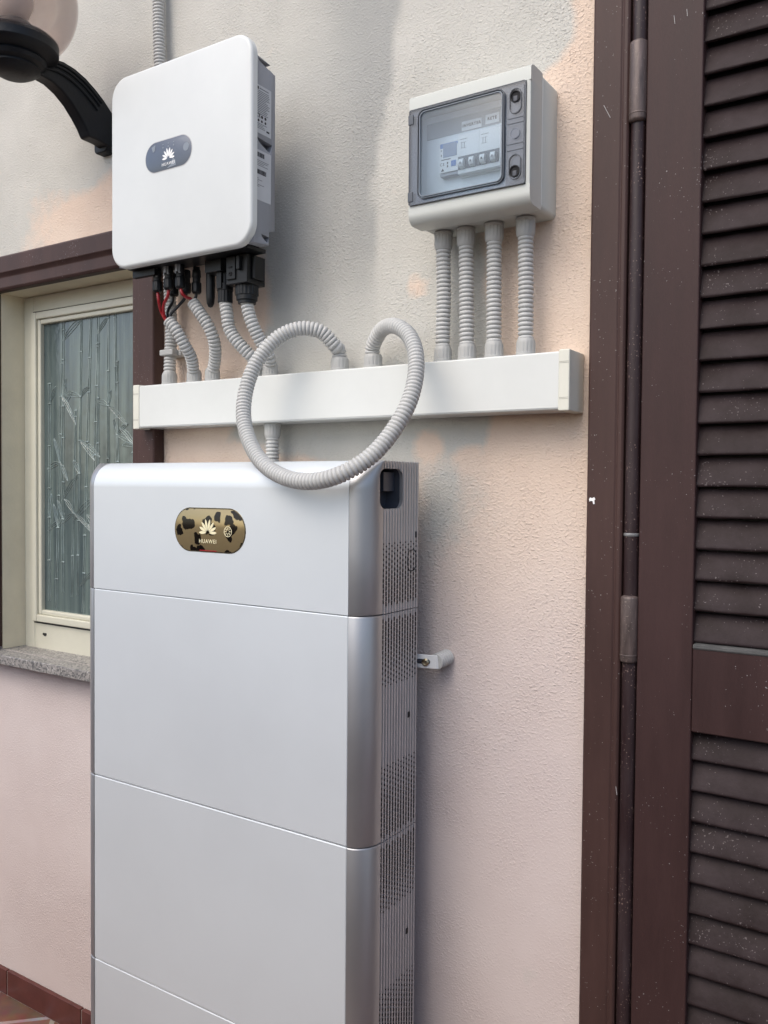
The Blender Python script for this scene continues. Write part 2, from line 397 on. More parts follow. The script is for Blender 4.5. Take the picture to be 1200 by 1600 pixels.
def petals(cx, cz, y, size, th=.0004):
    """fan of eight petals"""
    mb = MB()
    for k in range(8):
        a = R((k-3.5)*25.5); L_ = size*(1-.045*abs(k-3.5)); w_ = size*.235; base = size*.14
        P = []
        for t in [i/14 for i in range(15)]:
            P.append((t, math.sin(math.pi*t**.8)**.8 if 0 < t < 1 else 0))
        poly = [(base+(L_-base)*t, w_*h*.5*(.4+.9*t)) for t, h in P]+[(base+(L_-base)*t, -w_*h*.5*(.4+.9*t)) for t, h in P[-2:0:-1]]
        pl = [(cx+math.sin(a)*d+math.cos(a)*s_, cz-size*.35+math.cos(a)*d-math.sin(a)*s_) for d, s_ in poly]
        mb.xz(pl, y, y+th)
    return mb

# ------------------------------------------------------------------ setting
fl = MB().box(-14, 14, -14, .6, FLOOR-.05, FLOOR)
o = mk('floor', fl, 'tiles', smooth=0); o['kind'] = 'structure'
gd = MB().box(-120, 120, -120, 120, FLOOR-.4, FLOOR-.055)
M['ground'] = mat('ground', (.16, .14, .12), .9, var=.2, vscale=.4)
o = mk('ground', gd, 'ground', smooth=0); o['kind'] = 'structure'

pw = MB().box(-5.5, 3.6, -1.95, -1.80, FLOOR, -.10).box(-5.5, 3.6, -1.98, -1.77, -.10, -.06)  # added unseen wall behind the camera; blocks low sky to darken the bottom
M['unseen_sky_blocker'] = mat('unseen_sky_blocker', (.17, .13, .125), .85, var=.1, vscale=5)
o = mk('unseen_sky_blocker', pw, 'unseen_sky_blocker', smooth=0); o['kind'] = 'structure'

house = thing('house', 'plastered house wall in grey and peach pink behind all the equipment', 'house')
WX0, WX1, WZ0, WZ1 = -1.297, -.783, -.462, .43
DX0, DX1, DZ1 = .234, 1.36, 1.05
def axis(lo, hi, step, cuts):
    ks = sorted([lo, hi]+cuts); out = []
    for a, b in zip(ks, ks[1:]):
        n = max(1, round((b-a)/step)); out += [a+(b-a)*i/n for i in range(n)]
    return out+[hi]
def blob(x, z, cx, cz, rx, rz, soft=.35):
    d = math.hypot((x-cx)/rx, (z-cz)/rz); return max(0, min(1, (1+soft-d)/(2*soft)))
def sst(a, b, x):
    t = max(0, min(1, (x-a)/(b-a))); return t*t*(3-2*t)
from mathutils import noise as mn
def patchval(x, z):
    n = mn.noise(Vector((x*3.1, z*3.1, .3)))*.10+mn.noise(Vector((x*9, z*9, 2.3)))*.035
    xx, zz = x+n, z-n*.8
    # grey render: big central area, reaching over the window on the left
    g = sst(.10, .045, xx-.10*sst(.45, .75, zz))*sst(-.03, .01, zz)         # right edge
    left = sst(-.50, -.40, xx)                                               # left limit below the inverter
    top = sst(.50, .62, zz+.25*sst(-1.0, -1.35, xx)*-1+.0)                   # grey everywhere above this line
    g = g*max(left, top)
    g = max(g, .9*sst(.50, .62, zz)*sst(.12, .06, xx))
    g = g*(1-.9*blob(x+n*2, z+n*2, -.98, .50, .22, .125, .5)); g = max(g, .85*blob(x, z, -1.36, .60, .22, .17))
    g = max(g, .60*blob(x+n*.5, z, -.035, -.06, .07, .10, .8))
    for cx, cz, r in ((-.062, .022, .030), (.02, .0, .028), (-.085, .30, .022), (.08, -.0, .03)):
        g *= 1-blob(x+n*.4, z, cx, cz, r, r*.9, .5)*.9
    pink = sst(.05, -.55, z+n)
    # darker streaks and patches in the grey
    ed = -.175+.045*sst(.58, .70, z)+mn.noise(Vector((x*2, z*9, 5)))*.018
    s_ = .95*sst(-.36, -.19, x)*(1-sst(ed-.006, ed+.006, x))*sst(.20, .42, z)+.35*blob(x, z, -.33, .30, .05, .35, .7)
    s_ += .25*blob(x, z, -.02, -.07, .06, .06, .8)
    return g, pink, min(1, s_)
xs = axis(-2.6, 2.4, .016, [WX0, WX1, DX0, DX1]); zs = axis(FLOOR, 2.3, .016, [WZ0, WZ1, DZ1])
wm = MB(); idx = {}
wm.v = [(x, 0, z) for z in zs for x in xs]; nx = len(xs)
for j in range(len(zs)-1):
    for i in range(nx-1):
        mx_, mz_ = (xs[i]+xs[i+1])/2, (zs[j]+zs[j+1])/2
        if WX0 < mx_ < WX1 and WZ0 < mz_ < WZ1: continue
        if DX0 < mx_ < DX1 and mz_ < DZ1: continue
        wm.f.append((j*nx+i, j*nx+i+1, (j+1)*nx+i+1, (j+1)*nx+i))
me = bpy.data.meshes.new('plaster_wall'); me.from_pydata(wm.v, [], wm.f)
ca = me.color_attributes.new('patch', 'FLOAT_COLOR', 'POINT'); buf = []
for v in wm.v: buf += [*patchval(v[0], v[2]), 1]
ca.data.foreach_set('color', buf); me.materials.append(M['plaster'])
wall = bpy.data.objects.new('wall', me); C.objects.link(wall); wall.parent = house
bk = MB().box(-2.6, 2.4, .32, .36, FLOOR, 2.3).box(-2.6, 2.4, .0, .32, 2.3, 2.34).box(-2.64, -2.6, 0, .36, FLOOR, 2.34).box(2.4, 2.44, 0, .36, FLOOR, 2.34)
mk('inner_wall', bk, M['reveal'], house, 0)
# skirting
sk = MB(); gr = MB(); x = -2.54
joints = [-2.14, -1.84, -1.556, -1.268, -.978, -.688, -.398, -.108, .18, .234]
a = -2.6
for j in joints:
    sk.box(a+.0022, j-.0022, -.011, -.0005, FLOOR+.003, FLOOR+.0655+random.uniform(-.001, .001)); a = j
gr.box(-2.6, .234, -.0085, -.0004, FLOOR, FLOOR+.062)
s_ = mk('skirting', sk, 'skirt', house, bevel=.0015); mk('grout', gr, 'grout', s_, 0)

# ------------------------------------------------------------------ window
fr = MB()
WT = WZ1; LB = .427
fr.yz([(-.0, .0), (0, 0)], 0, 0) if False else None
# brown surround: lintel in two steps, jambs
def lintel_poly(): return [(-.001, .508), (-.026, .508), (-.032, .503), (-.032, .466), (-.027, .461), (-.024, .456), (-.024, .432), (-.020, LB-.001), (-.001, LB-.001)]
fr.yz(lintel_poly(), -1.38, -.711)
fr.xy([(-.782, .0), (-.785, -.022), (-.780, -.026), (-.762, -.026), (-.758, -.031), (-.714, -.031), (-.711, -.027), (-.711, -.001)], -.52, LB-.002)
fr.xy([(-1.296, .0), (-1.296, -.022), (-1.30, -.026), (-1.318, -.026), (-1.322, -.031), (-1.372, -.031), (-1.378, -.027), (-1.378, -.001)], -.455, LB-.002)
win = mk('window', fr, 'brown', house, bevel=.0015)
rv = MB().box(WX0-.012, WX0, .0012, .10, WZ0, WZ1).box(WX1, WX1+.012, .0012, .10, WZ0, WZ1).box(WX0, WX1, .0012, .10, WZ1-.002, WZ1+.012)
mk('reveal', rv, 'reveal', win, 0)
FY = .064
ft, fb = WZ1-.0025, -.445
fm = MB()
def frame_bars(mb, x0, x1, z0, z1, w_, y0, y1, wb=None):
    wb = wb or w_
    mb.box(x0, x0+w_, y0, y1, z0, z1).box(x1-w_, x1, y0, y1, z0, z1).box(x0+w_, x1-w_, y0+.0004, y1, z1-w_, z1).box(x0+w_, x1-w_, y0+.0004, y1, z0, z0+wb)
frame_bars(fm, WX0+.0006, WX1-.0006, fb-.02, ft, .040, FY, FY+.05, .070)
mk('frame', fm, 'cream', win, bevel=.003, seg=3)
gk = MB(); frame_bars(gk, WX0+.040, WX1-.040, fb+.046, ft-.039, .004, FY+.004, FY+.03); frame_bars(gk, WX0+.0400, WX1-.0400, fb+.0455, ft-.0395, .0034, FY-.0008, FY+.002); mk('gasket', gk, 'gasket', win, 0)
sa = MB(); sx0, sx1, sz0, sz1 = WX0+.044, WX1-.044, fb+.051, ft-.043
for (a, b, yy) in ((0, .018, .054), (.018, .026, .060)):
    frame_bars(sa, sx0+a, sx1-a, sz0+a, sz1-a, b-a+.0 if a == 0 else .012, yy, .09)
mk('sash', sa, 'cream', win, bevel=.003, seg=3)
gx0, gx1, gz0, gz1 = sx0+.028, sx1-.028, sz0+.028, sz1-.028
pn = mk('pane', MB().box(gx0-.004, gx1+.004, .071, .078, gz0-.004, gz1+.004), 'pane', win, 0)
dr = MB().box(-1.222, -1.208, FY-.0008, FY+.01, -.428, -.4225).box(-1.217, -1.211, FY-.001, FY+.01, -.430, -.4265)
mk('drain_slot', dr, 'gasket', win, 0)
# etched bamboo on the pane
eb = MB(); rnd = random.Random(11); GY = .0705
def leaf(mb, x, z, ang, ln, wd):
    n = 10; pts = []
    for k in range(n+1):
        t = k/n; a = ang+.5*t*(1 if math.sin(ang) > 0 else -1)*.8
        pts.append((x+math.sin(ang)*ln*t+.0, z+math.cos(ang)*ln*t-ln*.25*t*t, wd*math.sin(math.pi*t)**.8+.0006))
    up_ = [(p[0]-math.cos(ang)*p[2], p[1]+math.sin(ang)*p[2]) for p in pts]; dn = [(p[0]+math.cos(ang)*p[2], p[1]-math.sin(ang)*p[2]) for p in pts]
    for line in (up_, dn, [(p[0], p[1]) for p in pts]):
        mb.tube([Vector((a_, GY, b_)) for a_, b_ in line], .0008, 6)
for i in range(13):
    x = gx0+.02+(gx1-gx0-.03)*(i+rnd.uniform(-.2, .3))/12.5; lean = rnd.uniform(-.05, .05); z = gz0+.002; r_ = rnd.uniform(.0022, .0042)
    zz = gz0 + rnd.uniform(.0, .05); P = []
    ztop = gz1-.004 if i % 3 else gz1-rnd.uniform(.05, .25)
    while zz < ztop:
        seg = min(rnd.uniform(.07, .13), ztop-zz+.001); xa = x+lean*(zz-gz0)+rnd.uniform(-.001, .001); xb = x+lean*(zz+seg-gz0)
        xa = min(max(xa, gx0+.004), gx1-.004); xb = min(max(xb, gx0+.004), gx1-.004)
        for off in (-r_, r_):
            eb.tube([Vector((xa+off, GY, zz+.002)), Vector((xa*.5+xb*.5+off*.8, GY, zz+seg/2)), Vector((xb+off, GY, zz+seg-.002))], .0010, 6)
        eb.tube([Vector((xb-r_*1.5, GY, zz+seg)), Vector((xb, GY-.0005, zz+seg+.0008)), Vector((xb+r_*1.5, GY, zz+seg))], .0016, 6)
        if rnd.random() < .30:
            for q in range(rnd.choice((2, 3, 3))):
                an = rnd.uniform(-1.3, 1.3) if rnd.random() < .6 else rnd.choice((-1, 1))*rnd.uniform(1.6, 2.4)
                ln = rnd.uniform(.045, .085)
                if gx0+.01 < xb+math.sin(an)*ln < gx1-.01 and gz0+.01 < zz+seg+math.cos(an)*ln-ln*.3 < gz1-.01: leaf(eb, xb, zz+seg, an, ln, rnd.uniform(.004, .0075))
        zz += seg
mk('etched_bamboo', eb, 'etch', pn, 60)
si = MB().box(-1.36, -.735, -.048, .10, -.4855, -.4625)
mk('sill', si, 'granite', win, bevel=.002)

# ------------------------------------------------------------------ shutter door
# frame jamb x .234-.289, bead strip, leaf from .312
jm = MB().xy([(.234, -.001), (.234, -.028), (.237, -.031), (.276, -.031), (.279, -.029), (.281, -.031), (.286, -.031), (.289, -.028), (.289, .02), (.234, .02)], FLOOR, DZ1+.03)
jm.box(.289, 1.30, -.030, .02, DZ1-.03, DZ1+.03).box(1.30, 1.36, -.031, .02, FLOOR, DZ1+.03)
door = mk('shutter_door', MB().box(.314, 1.298, .002, .012, FLOOR+.01, DZ1-.035), M['gasket'], house, 0)
mk('door_frame', jm, 'brown', door, bevel=.001)
lf = MB(); LX0, LX1, LY0, LY1 = .313, .80, -.027, .0015
SX0, SX1 = .392, .715
TOP = DZ1-.035; BOT = FLOOR+.012
lf.box(LX0, SX0, LY0, LY1, BOT, TOP).box(SX1, LX1, LY0, LY1, BOT, TOP)
rails = [(-.390, -.265), (BOT, -1.19), (.93, TOP)]
for a, b in rails: lf.box(SX0, SX1, LY0+.0003, LY1, a, b)
mk('leaf_frame', lf, 'brown_leaf', door, bevel=.0025, seg=2)
lf2 = MB().box(LX1+.004, 1.295, LY0, LY1, BOT, TOP); mk('second_leaf', lf2, 'brown_leaf', door, bevel=.0025)
def louvres(z0, z1, pitch=.0436):
    mb = MB(); n = round((z1-z0)/pitch); p_ = (z1-z0)/n
    for k in range(-1, n):
        zb = z0+k*p_
        prof = [(-.0180, .0022), (-.0200, .0040), (-.0202, .0062), (-.0190, .0090), (-.0085, p_-.0015), (-.0065, p_-.0002), (-.0040, p_-.0012), (-.0120, .0070), (-.0155, .0025)]
        prof = [(y, min(max(zb+z+.0, z0), z1)) for y, z in prof]
        if k == -1: continue
        rows = []; N_ = 14
        for q in range(N_+1):
            xx = SX0+(SX1-SX0)*q/N_
            rows.append([(xx, y+random.uniform(-.0001, .0001), z+random.uniform(-.0004, .0004)) for y, z in prof])
        mb.rings(rows)
    return mb
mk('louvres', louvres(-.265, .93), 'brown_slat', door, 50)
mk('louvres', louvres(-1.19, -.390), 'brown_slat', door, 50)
# sloped lip at the foot of the upper louvres, pale with dust
mk('rail_lip', MB().yz([(-.0268, -.2648), (-.0285, -.2655), (-.0285, -.269), (-.0272, -.271), (-.001, -.2648), (-.001, -.262)], SX0+.001, SX1-.001), mat('dusty_lip', (.085, .085, .083), .7, var=.4, vscale=40, bump=.3), door, 30)
bd = MB(); bx_ = .3005
bd.tube([Vector((bx_, -.020, z_)) for z_ in (BOT, -1.0, -.6, -.3, 0, .4, .8, TOP)], .0108, 20)
mk('hinge_bead', bd, 'bead', door, 60)
bd = MB().box(.2892, .3128, -.0180, .0, BOT, TOP); mk('rebate', bd, M['bead'], door, 0)
for zz, ln in ((.487, .115), (-.301, .098), (-1.09, .1)):
    hb = MB(); hb.lathe([(.0085, -.001), (.0122, .0015), (.0128, .004), (.0128, ln-.004), (.0122, ln-.0015), (.0085, ln+.001)], (bx_, -.0245, zz), n=24)
    hb.lathe([(.0131, .010), (.0134, .0105), (.0134, .0115), (.0131, .012)], (bx_, -.0245, zz), n=24)
    mk('hinge', hb, 'hinge', door, 50)
mk('joint_ring', MB().lathe([(.0110, 0), (.0118, .0012), (.0118, .0035), (.0110, .005)], (bx_, -.020, -.115), n=24), mat('worn_joint', (.17, .17, .17), .4, var=.4, vscale=80), door, 50)
# pale grease scraps and paint flakes
pf = MB(); c0 = (.2435, -.0314, -.062)
rn = random.Random(3)
flake = [(-.0045, .001), (-.003, .0035), (0, .0025), (.003, .004), (.005, .001), (.0035, -.001), (.004, -.006), (.002, -.0065), (.001, -.002), (-.002, -.0015), (-.004, -.0025)]
pf.xz([(c0[0]+a, c0[2]+b) for a, b in flake], -.0322, -.0308)
mk('paint_flake', pf, M['logo'], door, 0)
M['scratch'] = mat('scratch', (.4, .38, .37), .6)
for (x_, z_, l_, a_) in ((.352, .612, .012, .12), (.369, .618, .010, .1), (.2885, -.50, .012, .15), (.262, .50, .02, .5)):
    sm = MB(); sm.tube([Vector((x_, (-.0312 if x_ < .3 else -.0272), z_)), Vector((x_-l_*a_, (-.0312 if x_ < .3 else -.0272), z_+l_))], .0005, 6); mk('scratch', sm, M['scratch'], door, 0)


# ------------------------------------------------------------------ trunking
tr = thing('cable_trunking', 'long white horizontal cable trunking with cream end caps below the wall boxes', 'trunking')
TZ0, TZ1, TY = .0725, .160, -.060
mk('channel', MB().box(-.722, .2005, TY, -.0005, TZ0, TZ1), 'pvc', tr, bevel=.003, seg=3)
for x0, x1 in ((-.739, -.7205), (.199, .2165)):
    ec = MB().box(x0, x1, TY-.0015, -.0008, TZ0-.002, TZ1+.0022)
    e = mk('end_cap', ec, 'pvc_cream', tr, bevel=.002)
    for zz in (TZ0+.016, TZ0+.018, TZ1-.018, TZ1-.016):
        mk('groove', MB().box(x0+.0015, x1-.0015, TY-.0018, TY-.0012, zz-.0003, zz+.0003), mat('groove', (.4, .39, .34), .6), e, 0)
mk('cover_seam', MB().box(-.72, .199, -.0605, -.0595, TZ0+.0030, TZ0+.0036), mat('seam', (.45, .45, .44), .6), tr, 0)

# ------------------------------------------------------------------ corrugated conduits
def hose_mesh(P, r=.0128, pitch=.0070, n=20):
    pts = spline(P, pitch/5); prof = (-.0030, -.0005, .0, .0, -.0005)
    return MB().tube(pts, lambda i: r+prof[i % 5], n)
def gland(parent, loc, axis_=(0, 0, 1), r=.0158, h=.026, flange=True):
    prof = [(r*.92, -.001), (r*1.04, -.0005), (r*1.04, .004), (r, .0045), (r, h*.72), (r*.95, h*.86), (r*.84, h), (.0108, h+.0005)]
    g = MB().lathe(prof, loc, axis_, knurl=.0009, kn=15, kr=(3, 4)); return mk('fitting', g, 'gland', parent, 30)
def conduit(label, P, ends=(), r=.0128, group='corrugated conduits on the wall', pitch=.0070, gr_=None):
    t = thing('corrugated_conduit', label, 'conduit', group=group)
    mk('hose', hose_mesh(P, r, pitch), 'hose', t, 50)
    for e in ends:
        g = gland(t, e[0], e[1], r=gr_ or r*1.22, h=e[2] if len(e) > 2 else .026)
    return t
U = (0, 0, 1); D_ = (0, 0, -1)
TT = TZ1+.0008
def base(px, py): p = at(px, py, z=TT); p.y = max(-.046, min(-.02, p.y)); return p
# four conduits between box and trunking
BG = .3735
for (px, bpx, who) in ((692, 693, 'short vertical conduit at the far left under the fuse box'), (730, 728, 'short vertical conduit second from the left under the fuse box'),
                       (772, 772, 'short vertical conduit third from the left under the fuse box'), (821.5, 821, 'short vertical conduit at the right end under the fuse box')):
    b = at(px, 552, y=-.035); b.z = TT; t_ = at(bpx, 380, y=-.035); t_.z = BG-.001
    mid = b.lerp(t_, .5)+Vector((random.uniform(-.0015, .0015), 0, 0))
    conduit(who, [b+Vector((0, 0, .01)), b.lerp(t_, .25), mid, b.lerp(t_, .75), t_-Vector((0, 0, .01))], [(b, U), (t_, D_, .028)], r=.0123)
# big loop
L0 = at(531, 577, y=-.035); L0.z = TT; L1 = at(583, 574, y=-.035); L1.z = TT
lp = [L0+Vector((0, 0, .01)), L0+Vector((-.001, -.002, .035))]
for px, py, y in ((523, 540, -.050), (500, 518, -.07), (465, 514, -.093), (430, 531, -.115), (400, 568, -.137), (384, 612, -.158), (381, 655, -.178), (392, 695, -.200), (414, 727, -.222), (448, 747, -.238), (490, 752, -.245), (535, 740, -.240),
                  (578, 714, -.215), (612, 676, -.185), (637, 633, -.158), (649, 590, -.132), (649, 550, -.110), (637, 522, -.090), (616, 509, -.073), (597, 515, -.055), (585, 535, -.042)):
    lp.append(at(px, py, y=y))
lp += [L1+Vector((.000, -.002, .03)), L1+Vector((0, 0, .01))]
conduit('long grey conduit coiled in a big loop in front of the trunking', lp, [(L0, U, .024), (L1, U, .024)], r=.0133, pitch=.0068)
# conduit below the trunking, going behind the battery
b = at(426, 668, y=-.033); b.z = TZ0-.001
conduit('short conduit dropping from the trunking behind the battery cabinet', [b-Vector((0, 0, .01)), b-Vector((0, 0, .05)), b-Vector((0, 0, .10)), b-Vector((0, .003, .16))], [(b, D_)], r=.0128)
# long vertical conduit behind the inverter
P = [at(248, -160, y=-.022), at(248, 0, y=-.022), at(250, 98, y=-.024)]; P += [Vector((-.684, -.022, .60)), at(266, 470, y=-.026), at(268, 520, y=-.028), at(266, 560, y=-.03)]
b = at(265, 590, y=-.032); b.z = TT; P.append(b+Vector((0, 0, .01)))
cv = conduit('long vertical conduit passing behind the inverter down to the trunking', P, [(b, U)], r=.0128)
c_ = at(268, 552, y=-.03); cl = MB().box(c_.x-.019, c_.x+.019, c_.y-.016, -.001, c_.z-.006, c_.z+.006).box(c_.x+.019, c_.x+.026, -.03, -.001, c_.z-.006, c_.z+.006)
mk('clip', cl, 'gland', cv, bevel=.002)

# ------------------------------------------------------------------ inverter
inv = thing('inverter', 'square white inverter with rounded corners mounted high on the wall', 'inverter')
IX0, IX1, IZ0, IZ1, IY = -.6913, -.3263, .3737, .7387, -.156
cv_ = slab(MB(), rrect(IX0, IX1, IZ0, IZ1, .040, 12), IY, -.1415, ch=.006, steps=5)
mk('front_cover', cv_, 'inv_white', inv, 50)
ch = MB().yz([(-.1420, .7060), (-.100, .7005), (-.100, .694), (-.106, .6925), (-.086, .6870), (-.086, .4120), (-.1015, .4075), (-.1015, .3830), (-.1420, .3800)], -.684, -.3335)
chs = mk('chassis', ch, 'inv_grey', inv, bevel=.0015)
# scooped recesses in the right side of the chassis
def scoop(y, z, ly, lz, depth=.008, up=False):
    mb = MB(); n = 14; x = -.3335; P = []
    for k in range(n+1):
        t = k/n; P.append((y-ly/2+ly*t, z+lz/2))
    for k in range(n-1, 0, -1):
        t = k/n; P.append((y-ly/2+ly*t, z+lz/2-lz*math.sin(math.pi/2*min(1, t*1.0))**.6))
    rs = [[(x+.002, a, b) for a, b in P], [(x-depth, a*.75+y*.25+ly*.1, b) for a, b in P]]
    mb.rings(rs); return mb
hs = MB().box(-.665, -.46, -.088, -.025, .42, .68)
for k in range(14): hs.box(-.672+k*.0148, -.670+k*.0148, -.0300, -.010, .43, .67)
mk('heat_sink', hs, 'inv_grey', inv, bevel=.001)
mk('wall_bracket', MB().box(-.64, -.47, -.012, -.0006, .46, .66), 'inv_grey', inv, bevel=.001)
for (yy, zz, ly, lz) in ((-.114, .696, .036, .010), (-.114, .5555, .040, .017), (-.112, .393, .020, .012)):
    s2 = MB(); P = []; n = 12
    for k in range(n+1): t = k/n; P.append((yy-ly/2+ly*t, zz+lz/2-.15*lz*t))
    for k in range(n-1, 0, -1): t = k/n; P.append((yy-ly/2+ly*t, zz+lz/2-.15*lz*t-lz*t**.5*(1 if t < .9 else .6)))
    s2.yz(P, -.3345, -.3325); ob = mk('cutter', MB().yz(P, -.345, -.325), 'inv_grey', None, 0)
    chs.modifiers.clear(); cut(chs, ob)
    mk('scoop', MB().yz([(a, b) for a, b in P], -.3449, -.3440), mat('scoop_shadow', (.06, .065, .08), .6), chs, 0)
chs.data.materials.clear(); chs.data.materials.append(M['inv_grey'])
bv = chs.modifiers.new('bevel', 'BEVEL'); bv.width = .0008; bv.segments = 1; bv.limit_method = 'ANGLE'
# rating labels
def side_label(z0, z1, y0, y1, rows, bars):
    l_ = mk('rating_label', MB().box(-.3336, -.3331, y0, y1, z0, z1), 'label', inv, 0)
    tx = MB()
    for (a, b, c, d) in rows: tx.box(-.3332, -.33295, y0+a, y0+b, z1-d, z1-c)
    absorb(l_, mk('print', tx, M['inkg'], None, 0))
    bb = MB()
    for (a, b, c, d) in bars: bb.box(-.3332, -.3329, y0+a, y0+b, z1-d, z1-c)
    absorb(l_, mk('barcode', bb, M['ink'], None, 0))
rr = random.Random(5)
rows = [(.010+.0, .036*rr.uniform(.85, 1), .0045+i*.0001, .0062) for i in (0,)]+[(.0025, rr.uniform(.027, .037), .0095+i*.0030, .0095+i*.0030+.0013) for i in range(14)]
rows += [(.0025, rr.uniform(.02, .036), .066+i*.0026, .0671+i*.0026) for i in range(4)]
side_label(.572, .655, -.1385, -.0975, rows, [(.002, .008, .003, .008), (.0285, .036, .0735, .0765)])
text_mesh('marks', 'CE', .008, (-.3328, -.1315, .6015), 'ink', inv, (0, 1, 0))
for yy in (-.122, -.113): mk('mark', MB().lathe([(.0026, 0), (.0028, .0003)], (-.3332, yy, .6012), (1, 0, 0), 12), 'ink', inv, 0)
for yy in (-.131, -.1225, -.113): mk('mark', MB().lathe([(.0023, 0), (.0024, .0003)], (-.3332, yy, .5935), (1, 0, 0), 10), 'ink', inv, 0)
rows = [(.0025, rr.uniform(.02, .036), .018+i*.0028, .0190+i*.0028) for i in range(4)]+[(.0025, rr.uniform(.006, .025), .049+i*.0028, .0500+i*.0028) for i in range(6)]
bars = [(.0025+k*.0010, .0025+k*.0010+rr.choice((.0004, .0007)), .0045, .0125) for k in range(21)]+[(.0025+k*.0010, .0025+k*.0010+rr.choice((.0004, .0007)), .034, .042) for k in range(26)]
side_label(.456, .543, -.1385, -.0975, rows, bars)
# status pill
px_, pz_ = -.5305, .5665
sp_ = slab(MB(), rrect(px_-.0615, px_+.0600, pz_-.0275, pz_+.0275, .0272, 12), IY-.0006, IY+.001, ch=.0005, steps=2)
mk('status_bezel', slab(MB(), rrect(px_-.0628, px_+.0613, pz_-.0288, pz_+.0288, .0285, 12), IY-.0003, IY+.001, ch=.0002, steps=1), mat('bezel', (.5, .5, .5), .4), inv, 30)
pill = mk('status_panel', sp_, 'pill_grey', inv, 30)
mk('logo', petals(px_+.0, pz_-.0005, IY-.0010, .0195), 'logo', pill, 0)
text_mesh('lettering', 'HUAWEI', .0080, (px_, IY-.0009, pz_-.0175), 'logo', pill, depth=.0001, bold=.00004)
fp = MB(); fpl = []
for a, b, r_ in ((.046, .004, .0075),): fp.lathe([(r_, 0), (r_*.98, .0002)], (px_+a, IY-.00075, pz_+b), (0, -1, 0), 20)
mk('film_bubble', fp, 'film', pill, 0); fp = MB()
fp.xz([(px_-.045, pz_+.020), (px_-.034, pz_+.023), (px_-.036, pz_+.012), (px_-.041, pz_+.010)], IY-.00095, IY-.0007); mk('film_bubble', fp, 'film', pill, 0); fp = MB()
fp.xz([(px_-.004, pz_-.0255), (px_+.020, pz_-.0235), (px_+.018, pz_-.014), (px_+.012, pz_-.009), (px_+.006, pz_-.0205)], IY-.00085, IY-.0007)
mk('film_bubble', fp, 'film', pill, 0)
ic = MB()
for k in range(3):
    ic.lathe([(.0017, 0), (.0016, .0002)], (px_-.014+k*.014, IY-.0008, pz_+.014), (0, -1, 0), 12); ic.box(px_-.0155+k*.014, px_-.0125+k*.014, IY-.0009, IY-.0007, pz_+.019, pz_+.0205)
mk('indicator', ic, M['film'], pill, 0)
# underside connectors
mk('base_plate', MB().box(-.665, -.352, -.138, -.088, .3745, .3815), 'black', inv, bevel=.001)
mk('connector_block', MB().box(-.662, -.600, -.128, -.118, .3600, .3732), 'black', inv, bevel=.001)
aw = at(329, 425, y=-.085)
mk('antenna', MB().lathe([(.0075, .052), (.0085, .045), (.0087, .010), (.0083, -.018), (.0070, -.030), (.0040, -.036), (.0, -.0375)], (aw.x, aw.y, .330), n=20), 'black', inv, 50)
# cable gland with collar
g1 = at(352, 440, y=-.085)
gm = MB().box(g1.x-.028, g1.x+.012, -.11, -.06, .352, .374)
gm.lathe([(.0135, .374), (.0135, .350), (.0125, .349), (.0125, .333), (.0150, .332), (.0150, .320), (.0140, .319), (.0140, .298), (.0125, .297)], (g1.x, g1.y, 0), knurl=.0010, kn=12, kr=(6, 7))
gm.box(g1.x-.006, g1.x+.006, g1.y-.0175, g1.y-.012, .322, .362)
mk('cable_gland', gm, 'black', inv, 40)
g2 = at(386, 440, y=-.085)
gm = MB().box(g2.x-.027, g2.x+.024, -.112, -.062, .322, .374).box(g2.x+.024, g2.x+.031, -.10, -.07, .330, .372)
gm.box(g2.x-.024, g2.x-.002, -.1155, -.111, .330, .372).box(g2.x+.004, g2.x+.012, -.120, -.111, .345, .370)
gm.box(g2.x-.030, g2.x-.026, -.105, -.08, .345, .37)
o = mk('cable_gland', gm, 'black', inv, bevel=.0015)
gm = MB().lathe([(.0215, .323), (.0215, .305), (.0195, .304), (.0195, .296), (.0165, .295), (.0165, .290)], (g2.x, g2.y, 0), knurl=.0012, kn=16, kr=(0, 1))
mk('collar', gm, 'black', o, 40)
mk('latch_screw', MB().lathe([(.0038, 0), (.0038, .0015), (.0020, .0018), (.0018, .0006)], (g2.x-.013, -.1155, .340), (0, -1, 0), 16), 'hole', o, 40)
mk('latch_tab', MB().box(g2.x-.017, g2.x-.009, -.1168, -.1155, .3510, .3535), 'hole', o, 0)
# solar plugs and wires
def solar(name, label, px, py0, y, wires, m, latch=True):
    t = thing('solar_cable', label, 'cable', group='solar cables plugged in under the inverter')
    p = at(px, py0, y=y); zb = p.z
    mk('wire', MB().tube(spline([p+Vector((0, 0, .004))]+wires, .003), .0030, 10), m, t, 60)
    pm = MB().lathe([(.0050, -.0005), (.0072, 0), (.0092, .003), (.0095, .004), (.0095, .019), (.0085, .021), (.0075, .022), (.0075, .030), (.0088, .032), (.0080, .044), (.0065, .046), (.0065, .374-zb)], (p.x, p.y, zb), knurl=.0010, kn=10, kr=(3, 4))
    pl = mk('plug', pm, 'black', t, 40)
    if latch:
        lt = MB().box(p.x-.0025, p.x+.0025, p.y-.0105, p.y-.006, zb+.031, zb+.052).box(p.x-.0060, p.x-.0040, p.y-.0085, p.y-.004, zb+.028, zb+.047).box(p.x+.0040, p.x+.0060, p.y-.0085, p.y-.004, zb+.028, zb+.047)
        mk('latch', lt, 'clearp', pl, bevel=.0006)
ya, yb2 = -.112, -.070
HA = at(263, 501, y=-.092); HB = at(301, 472, y=-.085)
def V(px, py, y): return at(px, py, y=y)
solar('a', 'red solar cable at the far left, plugged in nearest the window', 246, 457, ya, [V(248, 470, ya), V(252, 487, -.10), V(259, 500, -.095), V(267, 507, -.090)], 'red')
